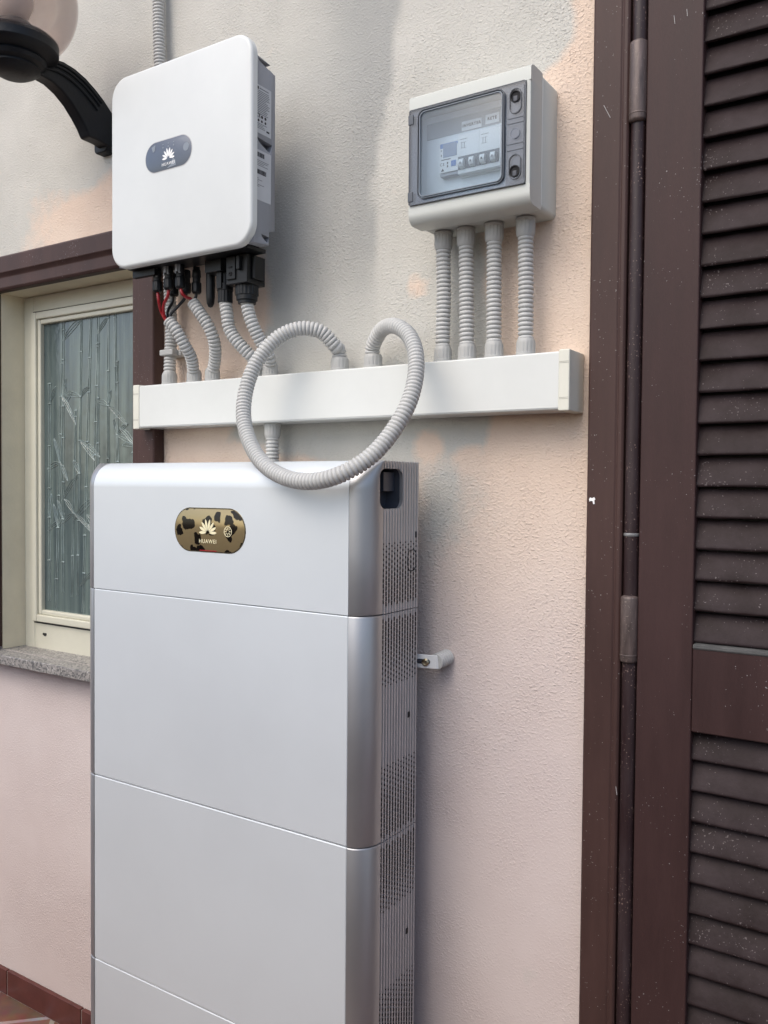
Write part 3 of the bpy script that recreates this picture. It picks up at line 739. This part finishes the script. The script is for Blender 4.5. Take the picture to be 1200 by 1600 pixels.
solar('b', 'red solar cable second from the left under the inverter', 263.5, 453, ya, [V(262, 463, ya), V(256, 476, -.107), V(256, 490, -.10), V(261, 502, -.093), V(269, 508, -.090)], 'red')
solar('c', 'red solar cable of the middle plug bending right into the second conduit', 281.5, 451, ya, [V(285, 459, ya), V(292, 465, -.103), V(299, 468, -.092), HB+Vector((.003, .002, -.012))], 'red')
solar('d', 'black solar cable behind the second red one', 271.5, 463, yb2, [V(269, 473, yb2), V(263, 484, -.08), V(262, 495, -.089), V(269, 508, -.090)], 'blackw', False)
solar('e', 'black solar cable slanting left from behind the middle plug into the first conduit', 291, 459, yb2, [V(288, 467, yb2), V(277, 480, -.08), V(266, 493, -.09), V(271, 508, -.090)], 'blackw', False)
solar('f', 'black solar cable at the right entering the second conduit', 307, 459, -.085, [V(306, 464, -.085), V(304, 469, -.085), HB+Vector((.003, .002, -.015))], 'blackw', False)
# hoses under the inverter
def lower(label, P, px, r=.0122):
    b = at(px, 590, y=-.036); b.z = TT
    conduit(label, P+[b+Vector((0, -.001, .014)), b+Vector((0, 0, .004))], [(b, U, .025)], r=r)
lower('first bent conduit swallowing the red and black solar cables', [HA, V(275, 515, -.088), V(288, 538, -.075), V(299, 560, -.055)], 303.5)
lower('second bent conduit right of the solar cables', [HB, V(312, 488, -.083), V(326, 510, -.075), V(335, 535, -.062), V(336, 560, -.047)], 332)
g1b = Vector((g1.x, g1.y, .300)); g2b = Vector((g2.x, g2.y, .294))
lower('bent conduit under the left black gland, crossing right behind the loop', [g1b, V(355, 492, -.087), V(358, 512, -.085), V(368, 530, -.08), V(384, 548, -.07), V(397, 562, -.058)], 403)
lower('bent conduit under the right black gland, just left of the loop', [g2b, V(388, 486, -.085), V(394, 505, -.082), V(403, 525, -.073), V(414, 545, -.06), V(421, 560, -.048)], 422)

# ------------------------------------------------------------------ distribution box
bx = thing('fuse_box', 'pale grey fuse box with a smoked window and four conduits beneath', 'fuse box')
BX0, BX1, BZ0, BZ1, BY = -.042, .1665, .374, .577, -.101
# back body
SEAM = -.058
bb = slab(MB(), rrect(BX0, BX1, BZ0+.001, BZ1, .008, 6), SEAM+.001, -.0006, ch=.001, steps=1)
back = mk('body', bb, 'box', bx, 50)
# front cover : frame round the opening, with rounded bottom and top edges
OX0, OX1, OZ0, OZ1 = -.0405, .1600, .4020, .5525
def coverprof():
    # (y,z) section closed ring with opening
    return None
fc = MB()
# top bar & bottom bar as y-z profiles, side bars as x-y profiles
fc.yz([(SEAM-.001, BZ1), (-.088, BZ1), (-.096, BZ1-.0015), (-.1005, BZ1-.005), (BY, BZ1-.010), (BY, OZ1), (SEAM-.001, OZ1)], BX0, BX1)
nb = 7; bp_ = [(SEAM-.001, OZ0), (BY, OZ0)]
bp_ += [(BY+.012-.012*math.cos(R(90*k/nb)), BZ0+.016-.012*math.sin(R(90*k/nb)) - .004*k/nb) for k in range(nb+1)]+[(SEAM-.001, BZ0)]
fc.yz(bp_, BX0, BX1)
fc.xy([(OX1, SEAM-.001), (OX1, BY), (BX1-.004, BY), (BX1-.001, BY+.0015), (BX1, BY+.005), (BX1, SEAM-.001)], OZ0, OZ1)
fc.xy([(BX0, SEAM-.001), (BX0, BY+.004), (BX0+.0015, BY+.001), (OX0, BY+.001), (OX0, SEAM-.001)], OZ0, OZ1)
mk('front_cover', fc, 'box', bx, 40)
mk('seam', slab(MB(), rrect(BX0+.0005, BX1+.0006, BZ0+.0005, BZ1+.0006, .008, 6), SEAM-.001, SEAM+.001, ch=.0003, steps=1), M['pvc'], bx, 30)
# inner lining: front plate recessed, with darker band
IYB = -.064
mk('lining', MB().box(OX0, OX1, IYB, IYB+.003, OZ0, OZ1), 'box_in', bx, 0)
inner = mk('inner_plate', slab(MB(), rrect(-.028, .1195, .409, .5500, .006, 5), -.070, IYB, ch=.0015, steps=2), 'box_in', bx, 40)
mk('label_band', MB().box(-.0270, .1185, -.0708, -.0698, .5135, at(700, 187, y=-.071).z), 'band', inner, 0)
mk('side_block', MB().box(.1215, .1585, -.090, IYB, .405, .549), M['din_grey'], bx, bevel=.002)
# smoked door: outer plate and raised clear window
DY = -.104
def ringslab(mb, outer, innerp, y0, y1):
    n = len(outer); a = [(x, y0, z) for x, z in outer]; b = [(x, y0, z) for x, z in innerp]; c = [(x, y1, z) for x, z in innerp]; d = [(x, y1, z) for x, z in outer]
    return mb.rings([a, b, c, d], closed=True)
wx0, wx1, wz0, wz1 = -.0215, .1265, .4090, .5465
outer = rrect(OX0+.001, OX1-.001, OZ0+.001, OZ1-.001, .0025, 8)
ring = mk('door', ringslab(MB(), outer, rrect(wx0, wx1, wz0, wz1, .011, 8), DY, DY+.004), 'smoke', bx, 30)
mk('window_pane', slab(MB(), rrect(wx0+.0015, wx1-.0015, wz0+.0015, wz1-.0015, .010, 8), DY-.003, DY-.0005, ch=.001, steps=2), 'clear', ring, 40)
for a, m_ in ((0.0, 'edge'), (.0032, 'film')):
    mk('door_moulding', ringslab(MB(), rrect(wx0-.0008+a, wx1+.0008-a, wz0-.0008+a, wz1+.0008-a, .0115-a*.8, 8), rrect(wx0+.0003+a, wx1-.0003-a, wz0+.0003+a, wz1-.0003-a, .0108-a*.8, 8), DY-.0042, DY+.0002), m_, ring, 30)
mk('door_edge', ringslab(MB(), rrect(OX0+.0002, OX1-.0002, OZ0+.0002, OZ1-.0002, .0030, 8), rrect(OX0+.0012, OX1-.0012, OZ0+.0012, OZ1-.0012, .0025, 8), DY-.0004, DY+.0045), 'edge', ring, 30)
for zz in (.408, .529): mk('door_hinge', MB().box(OX0-.001, OX0+.0085, DY-.0012, DY+.001, zz, zz+.0155), 'edge', ring, bevel=.0008)
def latch(zc, flip):
    lx = .1435; o_ = mk('latch', ringslab(MB(), rrect(lx-.0098, lx+.0098, zc-.0185, zc+.0185, .0097, 8), rrect(lx-.0085, lx+.0085, zc-.0172, zc+.0172, .0084, 8), DY-.0012, DY+.003), 'edge', ring, 30)
    zr = zc+(.0065 if not flip else -.0065)
    mk('screw_well', MB().lathe([(.0086, .0), (.0086, .0016), (.0070, .0016), (.0062, -.004), (.0, -.004)], (lx, DY-.0002, zr), (0, -1, 0), 24), 'hole', o_, 40)
    mk('screw_cap', MB().box(lx-.0035, lx+.0035, DY-.0010, DY+.003, zr-.0075, zr+.001), M['recess'], o_, bevel=.001)
latch(.5250, False); latch(.4290, True)
mk('round_boss', MB().lathe([(.0078, 0), (.0078, .0012), (.0066, .0012), (.0064, .0004), (.0, .0004)], (.1435, DY-.0002, .4775), (0, -1, 0), 28), 'smoke', ring, 40)
rb = MB()
for zz in (.500, .4925, .4625, .4535): rb.box(.131, .157, DY-.0009, DY-.0001, zz-.0004, zz+.0004)
rb.box(.1572, .1580, DY-.0009, DY, .41, .545)
mk('moulded_rib', rb, 'edge', ring, 0)
# things inside
def P6(px, py): return at(px, py, y=-.082)
em = thing('energy_meter', 'small white energy meter with grey display inside the fuse box', 'meter')
MY = -.082; MX0 = P6(687, 245).x; MX1 = P6(716, 240).x; MZ1 = P6(687, 224).z; MZ0 = P6(690, 271).z
mk('body', MB().box(MX0, MX1, MY, -.0702, MZ0, MZ1), 'din', em, bevel=.0008)
mk('display', MB().box(MX0+.0065, MX1-.0025, MY-.0006, MY-.0001, MZ0+.0235, MZ0+.0445), 'lcd', em, 0)
mk('blue_stripe', MB().xz([(MX0+.001, MZ1-.0095), (MX0+.014, MZ1-.0095), (MX0+.019, MZ1-.0065), (MX1-.001, MZ1-.0065), (MX1-.001, MZ1-.0025), (MX0+.001, MZ1-.0025)], MY-.0004, MY-.0001), 'blue', em, 0)
mk('button', MB().box(MX1-.0125, MX1-.0035, MY-.0010, MY-.0001, MZ0+.0075, MZ0+.0165), 'blue', em, bevel=.0005)
text_mesh('marks', 'CE', .0062, (MX0+.0050, MY-.0003, MZ0+.0130), 'ink', em, depth=.0001)
mk('mark', MB().xz([(MX0+.003, MZ0+.0025), (MX0+.0085, MZ0+.0025), (MX0+.0058, MZ0+.007)], MY-.0004, MY-.0001).box(MX0+.0135, MX0+.0155, MY-.0004, MY-.0001, MZ0+.0075, MZ0+.011).box(MX0+.0135, MX0+.0155, MY-.0004, MY-.0001, MZ0+.0125, MZ0+.016)
   .box(MX0+.0025, MX0+.004, MY-.0004, MY-.0001, MZ0+.026, MZ0+.029).box(MX0+.0025, MX0+.004, MY-.0004, MY-.0001, MZ0+.034, MZ0+.036).box(MX0+.003, MX0+.020, MY-.0004, MY-.0001, MZ0+.0195, MZ0+.0207), 'ink', em, 0)
for q, lab in ((0, 'white two-pole circuit breaker directly beside the meter'), (1, 'white two-pole circuit breaker at the right end of the fuse box')):
    cb = thing('circuit_breaker', lab, 'circuit breaker', group='circuit breakers in the fuse box')
    bw = (P6(783, 225).x-MX1-.001)/2; x0 = MX1+.0006+q*(bw+.0003); x1 = x0+bw; kz = P6(716, 212).z-.5165
    oz = [o_.name for o_ in bpy.data.objects]
    mk('body', MB().box(x0, x1, -.0745, -.0702, .4535, .5190), 'din', cb, bevel=.0006)
    nose = mk('nose', MB().box(x0, x1, -.0835, -.0740, .4560, .5165), 'din', cb, bevel=.001)
    mk('toggle_slot', MB().box(x0+.0002, x1-(.0002 if q == 0 else .002), -.0842, -.0832, .4625, .4825), 'din_dark', cb, 0)
    for k in range(2):
        tx_ = x0+.0125+k*.0178-.004
        mk('toggle', MB().yz([(-.0838, .4630), (-.0905, .4650), (-.0925, .4700), (-.0905, .4765), (-.0838, .4770)], tx_-.0042, tx_+.0042), 'din', cb, bevel=.0006)
        mk('toggle_mark', MB().box(tx_-.0012, tx_+.0012, -.0930, -.0918, .4685, .4712), M['inkg'], cb, 0)
    absorb(nose, mk('print', MB().box(x0+.003, x0+.016, -.0839, -.0834, .5085, .5093).box(x0+.004, x0+.014, -.0839, -.0834, .5035, .5040).box(x0+.006, x0+.0068, -.0839, -.0834, .4955, .5035).box(x0+.0105, x0+.0113, -.0839, -.0834, .4955, .5035).box(x0+.004, x0+.014, -.0839, -.0834, .495, .4955), M['inkg'], None, 0))
for o_ in bpy.data.objects:
    if o_.parent and o_.parent.name.startswith('circuit_breaker'):
        for v_ in o_.data.vertices: v_.co.z += kz
XE = P6(783, 225).x; mk('device_shroud', MB().box(XE+.0008, XE+.0045, -.0860, -.0701, MZ0+.001, .5160+kz).box(MX0+.0005, XE+.0003, -.0805, -.0701, MZ0-.0050, MZ0-.0005), 'din_grey', bx, bevel=.0005)
for txt, xa, xb, zc in (('INVERTER', at(721.5, 193, y=-.0714).x, at(752.5, 193, y=-.0714).x, at(737, 194, y=-.0714).z), ('RETE', at(758.5, 184, y=-.0714).x, at(779.5, 184, y=-.0714).x, at(769, 184.5, y=-.0714).z)):
    pl_ = mk('paper_label', MB().box(xa, xb, -.0714, -.0708, zc-.0072, zc+.0072), 'paper', inner, 0)
    tm = text_mesh('lettering', txt, .0063, ((xa+xb)/2, -.0716, zc), 'ink', bx, depth=.0001, bold=.00022)
text_mesh('maker_mark', 'c', .004, (.137, DY-.0004, .4075), 'film', ring, depth=.0001) if False else None

# ------------------------------------------------------------------ battery tower
bt = thing('battery_cabinet', 'tall silver grey battery cabinet of stacked modules with a gold oval panel', 'battery')
X0, X1 = -.7112, -.0412; YF, YB, YS = -.2103, -.062, -.168; E_ = .0352; ZT = -.004
RT = .046
def front_off(z, zt, top):
    if not top or z < zt-RT: return 0
    d = min(RT, z-(zt-RT)); return RT-math.sqrt(max(0, RT*RT-d*d))
def zrows(zb, zt, top):
    if not top: return [zb, zb+.0008, zb+.0022, zb+(zt-zb)/2, zt-.0022, zt-.0008, zt]
    return [zb, zb+.0008, zb+.0022, zb+(zt-zb)*.4, zt-RT]+[zt-RT+RT*math.sin(R(90*k/14)) for k in range(1, 14)]+[zt]
NF = 13
def module(name, zb, zt, top):
    g = .0006
    z0, z1 = zb+g, zt-(g if not top else 0)
    core = MB().box(X0+.012, X1-.012, YF+.050 if top else YF+.024, YB, zb, zt-(.002 if top else 0))
    mod = mk(name, core, M['recess'], bt, 0)
    # front panel: closed loft in z, with rounded upper edge on the top module
    rows = []
    pz = zrows(z0, z1, top)
    for z in ([z0, (z0+z1)/2, z1] if not top else [z0]+pz[3:]):
        o_ = front_off(z, z1, top); yf = YF+o_
        rows.append([(X0+E_+.0006, yf, z), (X1-E_-.0006, yf, z), (X1-E_-.0006, YF+.052, z), (X0+E_+.0006, YF+.052, z)])
    fp_ = MB().rings(rows)
    ob = mk('front_panel', fp_, 'panel', mod, bevel=.0022, seg=3)
    if top:
        tp = MB().box(X0+E_+.0006, X1-E_-.0006, YF+.0522, YB, z1-.004, z1-.0004); mk('top_plate', tp, 'panel', mod, bevel=.001)
    sides = []
    for sx, xe in ((1, X1), (-1, X0)):
        rows = []
        for z in pz:
            o_ = front_off(z, z1, top); yf = YF+o_; n = 12; dz = min(z-z0, (z1-z) if not top else 1); ins = 0 if dz > .002 else (.0006 if dz > .0005 else .0020)
            ring_ = []
            for k in range(n+1):
                a = R(90*k/n); x_ = xe-sx*E_+sx*(E_-ins)*math.sin(a); y_ = ins*math.cos(a)+ YS-(YS-yf)*math.cos(a) if yf < YS else YS
                ring_.append((x_, y_, z))
            ring_ += [(xe-sx*.006, YS, z), (xe-sx*E_, max(yf, YF)+.006 if yf+.006 < YS else YS-.0002, z)]
            rows.append(ring_)
        tm_ = MB().rings(rows); tr_ = mk('side_trim', tm_, 'silver', mod, 50)
        # fluted grille side
        P = []; n = NF; pitch = (YB-YS)/n
        for k in range(n):
            y = YS+pitch*k; P += [(xe-sx*.0022, y), (xe-sx*.0022, y+pitch*.34), (xe, y+pitch*.44), (xe, y+pitch*.90)]
        P += [(xe-sx*.0022, YB), (xe-sx*.009, YB), (xe-sx*.009, YS)]
        if sx < 0: P = P[::-1]
        gr2 = mk('side_grille', MB().xy(P, z0, z1-.0004), 'grille', mod, 20)
        sides.append((tr_, gr2))
    return mod, sides, z0, z1
def slots(zones, xe, sx, parent, z_lo, z_hi):
    mb = MB(); pitch = (YB-YS)/NF
    for (za, zb_, grow) in zones:
        rows = round((za-zb_)/.0082)
        for r_ in range(rows):
            for k in range(NF):
                z = za-(r_+.5*(k % 2))*.0082; t = (za-z)/(za-zb_); t = min(1, max(0, t))
                s_ = (.35+.65*min(1, t*1.6)) if grow == 1 else ((.35+.65*min(1, (1-t)*1.6)) if grow == -1 else 1)
                y = YS+pitch*(k+.17); h = .0034*s_; w_ = .0018*(.5+.5*s_)
                if z-h < z_lo or z+h > z_hi: continue
                x = xe+sx*.00025
                P = [(y-w_, z+h*.6), (y-w_*.5, z+h), (y+w_*.5, z+h), (y+w_, z+h*.6), (y+w_, z-h*.6), (y+w_*.5, z-h), (y-w_*.5, z-h), (y-w_, z-h*.6)]
                mb.yz(P, x-sx*.0010, x-sx*.0001)
    return mk('perforations', mb, 'hole', None, 0)
heights = [('control_module', 0, .24), ('battery_module', .24, .60), ('battery_module', .60, .96), ('battery_module', .96, 1.318)]
mods = []
for nm, a, b in heights:
    mods.append(module(nm, ZT-b, ZT-a, a == 0))
slot_jobs = []
for i, (mod, sides, z0, z1) in enumerate(mods):
    zt, zb = z1, z0
    if i == 0: zones = [(-.134, -.235, 1)]
    else: zones = [(zt-.010, zt-.118, -1), (zb+.118, zb+.004, 1)]
    for (tr_, g_), (xe, sx) in zip(sides, ((X1, 1), (X0, -1))):
        slot_jobs.append((g_, zones, xe, sx, zb+.003, zt-.003))
    if i > 0:
        yy = YS+(YB-YS)*.76
        mk('screw_hole', MB().yz(rrect(yy-.0035, yy+.0035, zt-.178, zt-.168, .002, 4), X1-.004, X1+.0004), 'hole', mod, 0)
# handle recess cut through trim and grille of the top module
zc = -.048; ya_, yb_ = -.177, -.112
for tgt in mods[0][1][0]:
    c1 = mk('cutter', MB().yz(rrect(ya_, yb_, zc-.0315, zc+.0315, .013, 6), X1-.05, X1+.02), 'recess', None, 0)
    tgt.modifiers.clear(); cut(tgt, c1)
    if not tgt.data.materials: tgt.data.materials.append(M['silver'])
for g_, zones, xe, sx, a_, b_ in slot_jobs: absorb(g_, slots(zones, xe, sx, None, a_, b_))
coreo = mods[0][0]
c1 = mk('cutter', MB().yz(rrect(ya_, yb_, zc-.0315, zc+.0315, .013, 6), X1-.042, X1+.02), 'recess', None, 0)
cut(coreo, c1)
hr = MB(); rp = rrect(ya_-.0005, yb_+.0005, zc-.032, zc+.032, .0133, 6); ri = rrect(ya_+.004, yb_-.004, zc-.028, zc+.028, .010, 6)
hr.rings([[(X1-.0030, a, b) for a, b in rp], [(X1-.030, a, b) for a, b in ri]], cap=False)
hr.add([(X1-.030, a, b) for a, b in ri], [tuple(range(len(ri)))])
hr.box(X1-.030, X1-.014, yb_-.035, yb_-.004, zc-.004, zc+.026)
mk('carry_handle', hr, 'recess', coreo, 40)
lipm = MB(); lipm.rings([[(X1-.0028, a, b) for a, b in rrect(yb_-.02, yb_+.0012, zc-.0325, zc+.0325, .0135, 6)]], cap=False)
# pen-like black knock-out outline on the grille and tiny catch
ko = MB(); yc, zk, hw, hh = -.083, -.165, .0125, .017
oct_ = [(yc-hw, zk-hh*.5), (yc-hw, zk+hh*.5), (yc-hw*.6, zk+hh), (yc+hw*.7, zk+hh), (yc+hw, zk+hh*.7), (yc+hw, zk-hh*.6), (yc+hw*.6, zk-hh), (yc-hw*.5, zk-hh)]
for i in range(8):
    a = Vector(oct_[i]); b = Vector(oct_[(i+1) % 8]); a2 = a.lerp(b, .08); b2 = a.lerp(b, .92)
    ko.tube([Vector((X1+.0001, a2.x, a2.y)), Vector((X1+.0001, b2.x, b2.y))], .0008, 5)
ko.box(X1-.001, X1+.0012, -.0720, -.0690, -.128, -.118)
mk('knockout', ko, 'hole', coreo, 0)
# oval panel
qx, qz = -.3705, -.1222
mk('panel_bezel', slab(MB(), rrect(qx-.0845, qx+.0835, qz-.0385, qz+.0385, .0382, 14), YF-.0006, YF+.001, ch=.0004, steps=1), mat('bezel_dark', (.25, .22, .15), .2, metal=.8), coreo, 30)
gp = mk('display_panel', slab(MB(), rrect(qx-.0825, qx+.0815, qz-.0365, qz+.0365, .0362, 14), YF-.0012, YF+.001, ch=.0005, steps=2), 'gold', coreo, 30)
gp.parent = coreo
mk('logo', petals(qx-.003, qz+.004, YF-.0016, .0245), 'logo_gold', coreo, 0)
text_mesh('lettering', 'HUAWEI', .0096, (qx-.003, YF-.0016, qz-.0195), 'logo_gold', coreo, depth=.0001, bold=.00005)
rg = MB(); n = 28; cx_, cz_ = qx+.044, qz-.001
rg.rings([[(cx_+r_*math.cos(2*math.pi*k/n), y_, cz_+r_*math.sin(2*math.pi*k/n)) for k in range(n)] for r_, y_ in ((.0090, YF-.0016), (.0080, YF-.0016), (.0080, YF-.0012), (.0090, YF-.0012))], closed=True)
for k in range(8):
    a = R(45*k); d_ = Vector((math.cos(a), 0, math.sin(a))); rg.tube([Vector((cx_, YF-.0015, cz_))+d_*.003, Vector((cx_, YF-.0015, cz_))+d_*.0068], .0007, 5)
mk('status_ring', rg, 'logo_gold', coreo, 0)
mk('red_film_edge', MB().box(qx-.022, qx+.018, YF-.0015, YF-.0011, qz-.0362, qz-.0345), 'red', coreo, 0)
mk('stand', MB().box(X0+.02, X1-.02, YF+.012, YB, FLOOR, ZT-1.318), 'inv_grey', bt, bevel=.002)

# ------------------------------------------------------------------ bracket tying the cabinet to the wall
br = thing('wall_fixing', 'small white strap and ribbed grey spacer holding the cabinet to the wall', 'bracket')
a0 = at(700, 1026, y=-.001); a1 = at(681, 1034, y=-.036)
mk('spacer', hose_mesh([a0, a0.lerp(a1, .33), a0.lerp(a1, .66), a1], .0135, .0062), 'hose', br, 50)
p1 = at(632, 1034, y=-.052); p2 = at(681, 1035, y=-.0395); zc2 = p2.z; p1.z = zc2
dd = (p2-p1).normalized(); nn = Vector((dd.y, -dd.x, 0)); ln = (p2-p1).length
sp = MB(); q0 = [(0, 0), (ln, 0), (ln+.004, -.003), (ln+.0035, -.006), (ln-.001, -.0028), (0, -.0028)]
sp.rings([[p1+dd*a_+nn*b_+Vector((0, 0, h_)) for a_, b_ in q0] for h_ in (-.0115, .0115)])
mk('strap', sp, 'strap', br, bevel=.0012)
mid = at(661, 1034, y=-.046); mid = p1+dd*((mid-p1).dot(dd)); mid.z = zc2
q = [mid+dd*u_+Vector((0, 0, v_)) for u_, v_ in rrect(-.012, .012, -.0040, .0040, .0038, 5)]
ssl = MB(); ssl.rings([[p_+nn*.0005 for p_ in q], [p_-nn*.001 for p_ in q]]); mk('slot', ssl, M['recess'], br, 0)
sc = MB().lathe([(.0062, 0), (.0064, .0008), (.0064, .002), (.0045, .0035), (.0040, .0040), (.0015, .0034)], mid+dd*.004+nn*.0006-Vector((0, 0, .001)), nn, 20)
mk('screw', sc, 'brass', br, 40)

# ------------------------------------------------------------------ wall lamp
lamp = thing('wall_lamp', 'black cast metal wall lamp with a curved arm and glass globe', 'lamp')
AX = -.866
up_px = [(62, 85), (81, 90), (100, 96), (118, 107), (135, 122), (150, 139), (163, 156), (180, 182)]
lo_px = [(140, 213), (134, 198), (125, 181), (113, 161), (98, 142), (82, 127), (64, 117), (48, 114)]
pts = [at(a, b, x=AX) for a, b in up_px]+[Vector((AX, -.002, at(182, 200, x=AX).z)), Vector((AX, -.002, at(172, 232, x=AX).z))]+[at(a, b, x=AX) for a, b in [(158, 221)]+lo_px]
poly = [(min(p.y, -.002), p.z) for p in pts]
arm = mk('arm', MB().yz(poly, AX-.032, AX), 'cast', lamp, bevel=.004, seg=3)
rib = [at(a-3, b+5, x=AX) for a, b in up_px[1:]]
for off in (0, 4.5, 11):
    rib = [at(a-4-off*.6, b+5+off, x=AX) for a, b in up_px[1:-1]]
    mk('arm_moulding', MB().tube(spline([Vector((AX+.001, min(p.y, -.002), p.z)) for p in rib], .004), .0028, 8), 'cast', arm, 60)
mk('wall_plate', slab(MB(), rrect(AX-.046, AX-.004, at(170, 238, y=-.014).z, at(170, 205, y=-.014).z, .010, 6), -.022, -.0006, ch=.003), 'cast', lamp, 40)
ly = at(22, 85, x=AX-.025).y
lx = AX-.025; gc = at(22, 0, y=ly)
lx = gc.x
zc_ = at(22, 92, y=ly).z
mk('collar', MB().lathe([(.0, -.036), (.022, -.036), (.032, -.033), (.044, -.026), (.050, -.021), (.049, -.017), (.058, -.012), (.062, -.005), (.060, -.001), (.072, .004), (.080, .008), (.084, .013), (.084, .034), (.080, .038), (.074, .036), (.074, .020), (.0, .018)], (lx, ly, zc_), n=48), 'cast', lamp, 30)
mk('sleeve', MB().lathe([(.040, .018), (.041, .040), (.040, .060), (.034, .068), (.0, .070)], (lx, ly, zc_), n=32, knurl=.003, kn=10, kr=(0, 2)), 'sleeve', lamp, 40)
mk('bulb', MB().lathe([(.016, .068), (.028, .085), (.036, .105), (.036, .13), (.025, .155), (.0, .165)], (lx, ly, zc_), n=24), 'bulb', lamp, 60)
RG = .1210; gcz = gc.z; gl = []
for k in range(3, 41):
    a = R(180*k/40); gl.append((RG*math.sin(a), -RG*math.cos(a)))
gl2 = [(r_*.975, h_*.975) for r_, h_ in gl][::-1]
gm = MB(); n = 56; rs = []
for r_, h_ in gl[:-1]+[(.0005, RG)]+[(.0005, RG*.975)]+gl2[1:]:
    rs.append([(lx+r_*math.cos(2*math.pi*k/n), ly+r_*math.sin(2*math.pi*k/n), gcz+h_) for k in range(n)])
gm.rings(rs, closed=True)
mk('globe', gm, 'globe', lamp, 60)
